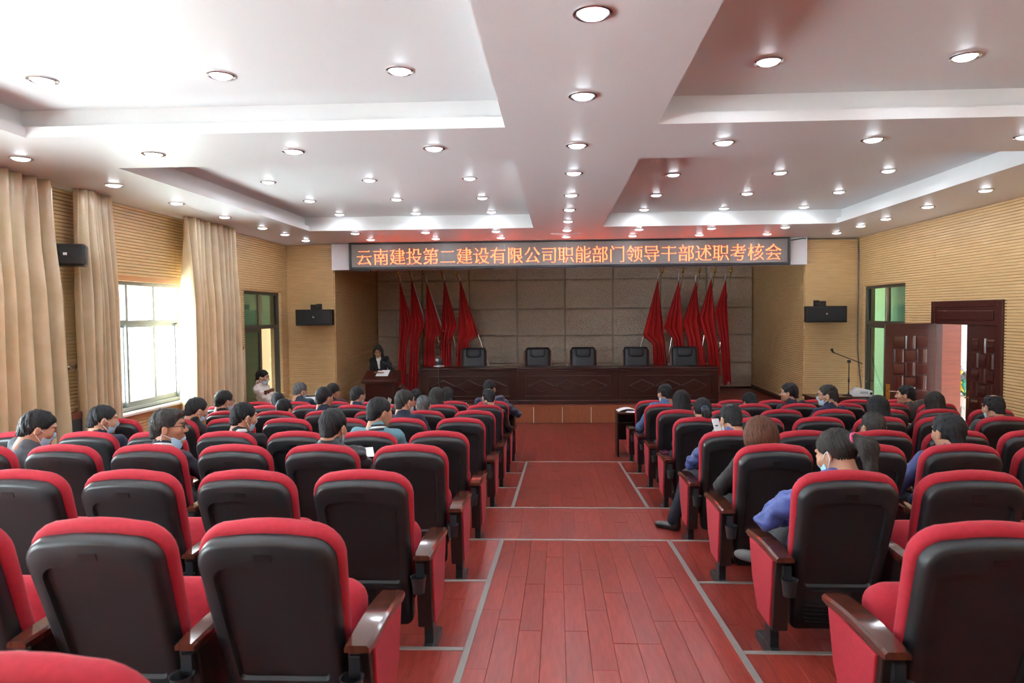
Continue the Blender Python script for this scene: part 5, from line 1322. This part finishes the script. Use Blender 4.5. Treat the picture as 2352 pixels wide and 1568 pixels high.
sit('R', 'C', 0, 1746, 955, 'person with a brown bob haircut and black jacket, elbow on the armrest', yaw=4, pitch=10, fem=1, top=BLACK, hair=('bob', 'brown'), bulk=1.08, arms={'L': ((-.285, .06, .70), (-.10, .33, .62))})
sit('R', 'B', 0, 1920, 986, 'person with a brown ponytail and blue puffer jacket, head bent, ninth seat row view', dy=.10, yaw=34, pitch=24, roll=6, fem=1, top=BLUE, kind='puffer', hair=('pony', 'dark'), tie=('pink', (.55, .05, .16)), mask=1, bulk=1.16, trous='grey', legs={'kneeR': (-.02, .52, .56), 'ankR': (-.16, .62, .36)}, shoes=ME_SNEAK, arms={'L': ((-.285, .14, .70), (-.06, .36, .66))}, res=.012)['label'] = 'person with a brown ponytail and blue puffer jacket, head bent, arm on the armrest'
sit('R', 'G', 2, 1722, 901, 'person with a low black bun and white collar in the second row', yaw=15, pitch=22, fem=1, top=BLACK, hair=('bun', 'black'), collar=('white', (.8, .8, .82)))
sit('R', 'G', 3, 1812, 879, 'person in glasses and navy jacket in profile before the slatted stage wall', yaw=62, pitch=4, body_yaw=20, top=NAVY, hair=('short', 'black'), glasses=True, face=1)
sit('R', 'F', 3, 1900, 882, 'person in glasses and a light blue mask in profile, navy jacket', yaw=66, pitch=6, body_yaw=18, top=('navy4', (.014, .018, .05)), hair=('crew', 'soft'), mask=1, glasses=True, face=1)
sit('R', 'E', 3, 2015, 908, 'person with long black hair and black jacket, fourth row', yaw=-4, pitch=10, fem=1, top=BLACK, hair=('long', 'black'), arms={'L': ((-.28, .08, .70), (-.10, .34, .64))})
sit('R', 'D', 2, 2005, 945, 'person with cropped hair resting the head on a raised hand', yaw=8, pitch=14, top=BLACK, hair=('crew', 'soft'), mask=1, arms={'R': ((.27, .26, .80), (.135, .10, 1.00))}, hands=('relaxed', 'open'))
sit('R', 'G', 6, 2080, 884, 'person in a brown jacket in profile before the open door leaf', yaw=58, pitch=4, body_yaw=15, top=BROWN, face=1)
sit('R', 'F', 5, 2145, 899, 'person with long dark hair before the wooden door, third row', yaw=-3, pitch=8, fem=1, top=BLACK, hair=('long', 'dark'))
sit('R', 'E', 5, 2281, 905, 'person with thinning hair and grey jacket beside the closed door leaf', yaw=10, pitch=14, top=OLIVE, hair=('thin', 'black'), bulk=1.06, mask=1)
sit('R', 'C', 2, 2178, 948, 'person with thick black hair and a blue work jacket, sixth row', yaw=12, pitch=10, top=('blue3', (.045, .065, .19)), kind='knit', bulk=1.08, hair=('short', 'black'), arms={'L': ((-.30, .06, .68), (-.12, .34, .64))})
# standing and side-on people
def local(p, loc, rz):
    v = Matrix.Rotation(-rz, 3, 'Z') @ (Vector(p)-Vector(loc)); return v
loc = (lx-.06, 14.36, 0); p = local(at(868, 793, 14.30), loc, PI)
person('person in a black blazer and white turtleneck reading at the lectern', loc, (p.x, p.y, p.z-.12), rotz=PI, yaw=6, pitch=24, fem=1, top=BLACK, hair=('longf', 'dark'), face=2, standing=True, shirt=(.80, .78, .74), res=.013,
       arms={'L': ((-.25, .06, 1.08), (-.12, .26, 1.15)), 'R': ((.25, .06, 1.08), (.12, .26, 1.15))}, hands=('open', 'open'))
loc = (-5.17, 12.0, 0); rz = -1.45; p = local(at(603, 850, 12.0), loc, rz)
person('person in a white puffer jacket and blue mask sitting sideways before the glass door', loc, (p.x, p.y, p.z-.12), rotz=rz, yaw=-6, pitch=10, top=('white', (.72, .66, .64)), kind='puffer', bulk=1.22, mask=1, face=1, hair=('short', 'black'), trous='black', res=.013,
       arms={'R': ((.27, .18, .68), (.12, .42, .66)), 'L': ((-.27, .18, .68), (-.10, .42, .66))})
person('person in a black and grey coat outside the open wooden door', (7.08, 12.3, 0), (0, .05, 1.42), yaw=30, pitch=20, top=('coat', (.012, .012, .014)), kind='puffer', bulk=1.2, standing=True, res=.018, trous='grey')
# seats
cols = {'Z': (2, 1), 'A': (4, 2), 'B': (6, 3), 'C': (7, 5), 'D': (7, 6), 'E': (7, 7), 'F': (7, 7), 'G': (7, 7), 'H': (7, 7)}
for r in cols:
    for sd, n in zip('LR', cols[r]):
        for k in range(n): seat(sd, r, k, (sd, r, k) in OCC, k == n-1 and n == 7)
# things in hands and on armrests
p = at(1647, 979, 6.17)
t = thing('phone', 'silver phone held up by the person with the blue jacket', 'phone', (p.x, p.y, p.z), .35)
MB().box((-.036, -.005, -.075), (.036, .005, .075), R=Matrix.Rotation(-.5, 3, 'X')).build('body', mat('phone_silver', (.62, .64, .68), .3, metal=.3), t, bevel=.004); MB().box((-.020, -.008, .0), (.008, -.004, .012), R=Matrix.Rotation(-.5, 3, 'X'), c=(0, 0, 0)).build('camera_bump', m_black, t)
p = at(846, 1038, 5.02)
t = thing('paper_sheet', 'white sheet of paper held by the person in the black hooded jacket', 'paper', (p.x, p.y, p.z), .4)
MB().box((-.040, -.055, -.002), (.040, .055, .002), R=Matrix.Rotation(.5, 3, 'X')).build('sheet', m_paper, t)
x, y = seat_xy('R', 'E', 0)
t = thing('phone', 'dark purple phone lying on the aisle armrest of the fourth row', 'phone', (x-.30, y+.10, PLAT['E']+.625), .1)
MB().box((-.04, -.075, 0), (.04, .075, .012)).build('body', mat('phone_purple', (.10, .02, .06), .12, coat=.5), t, bevel=.004)
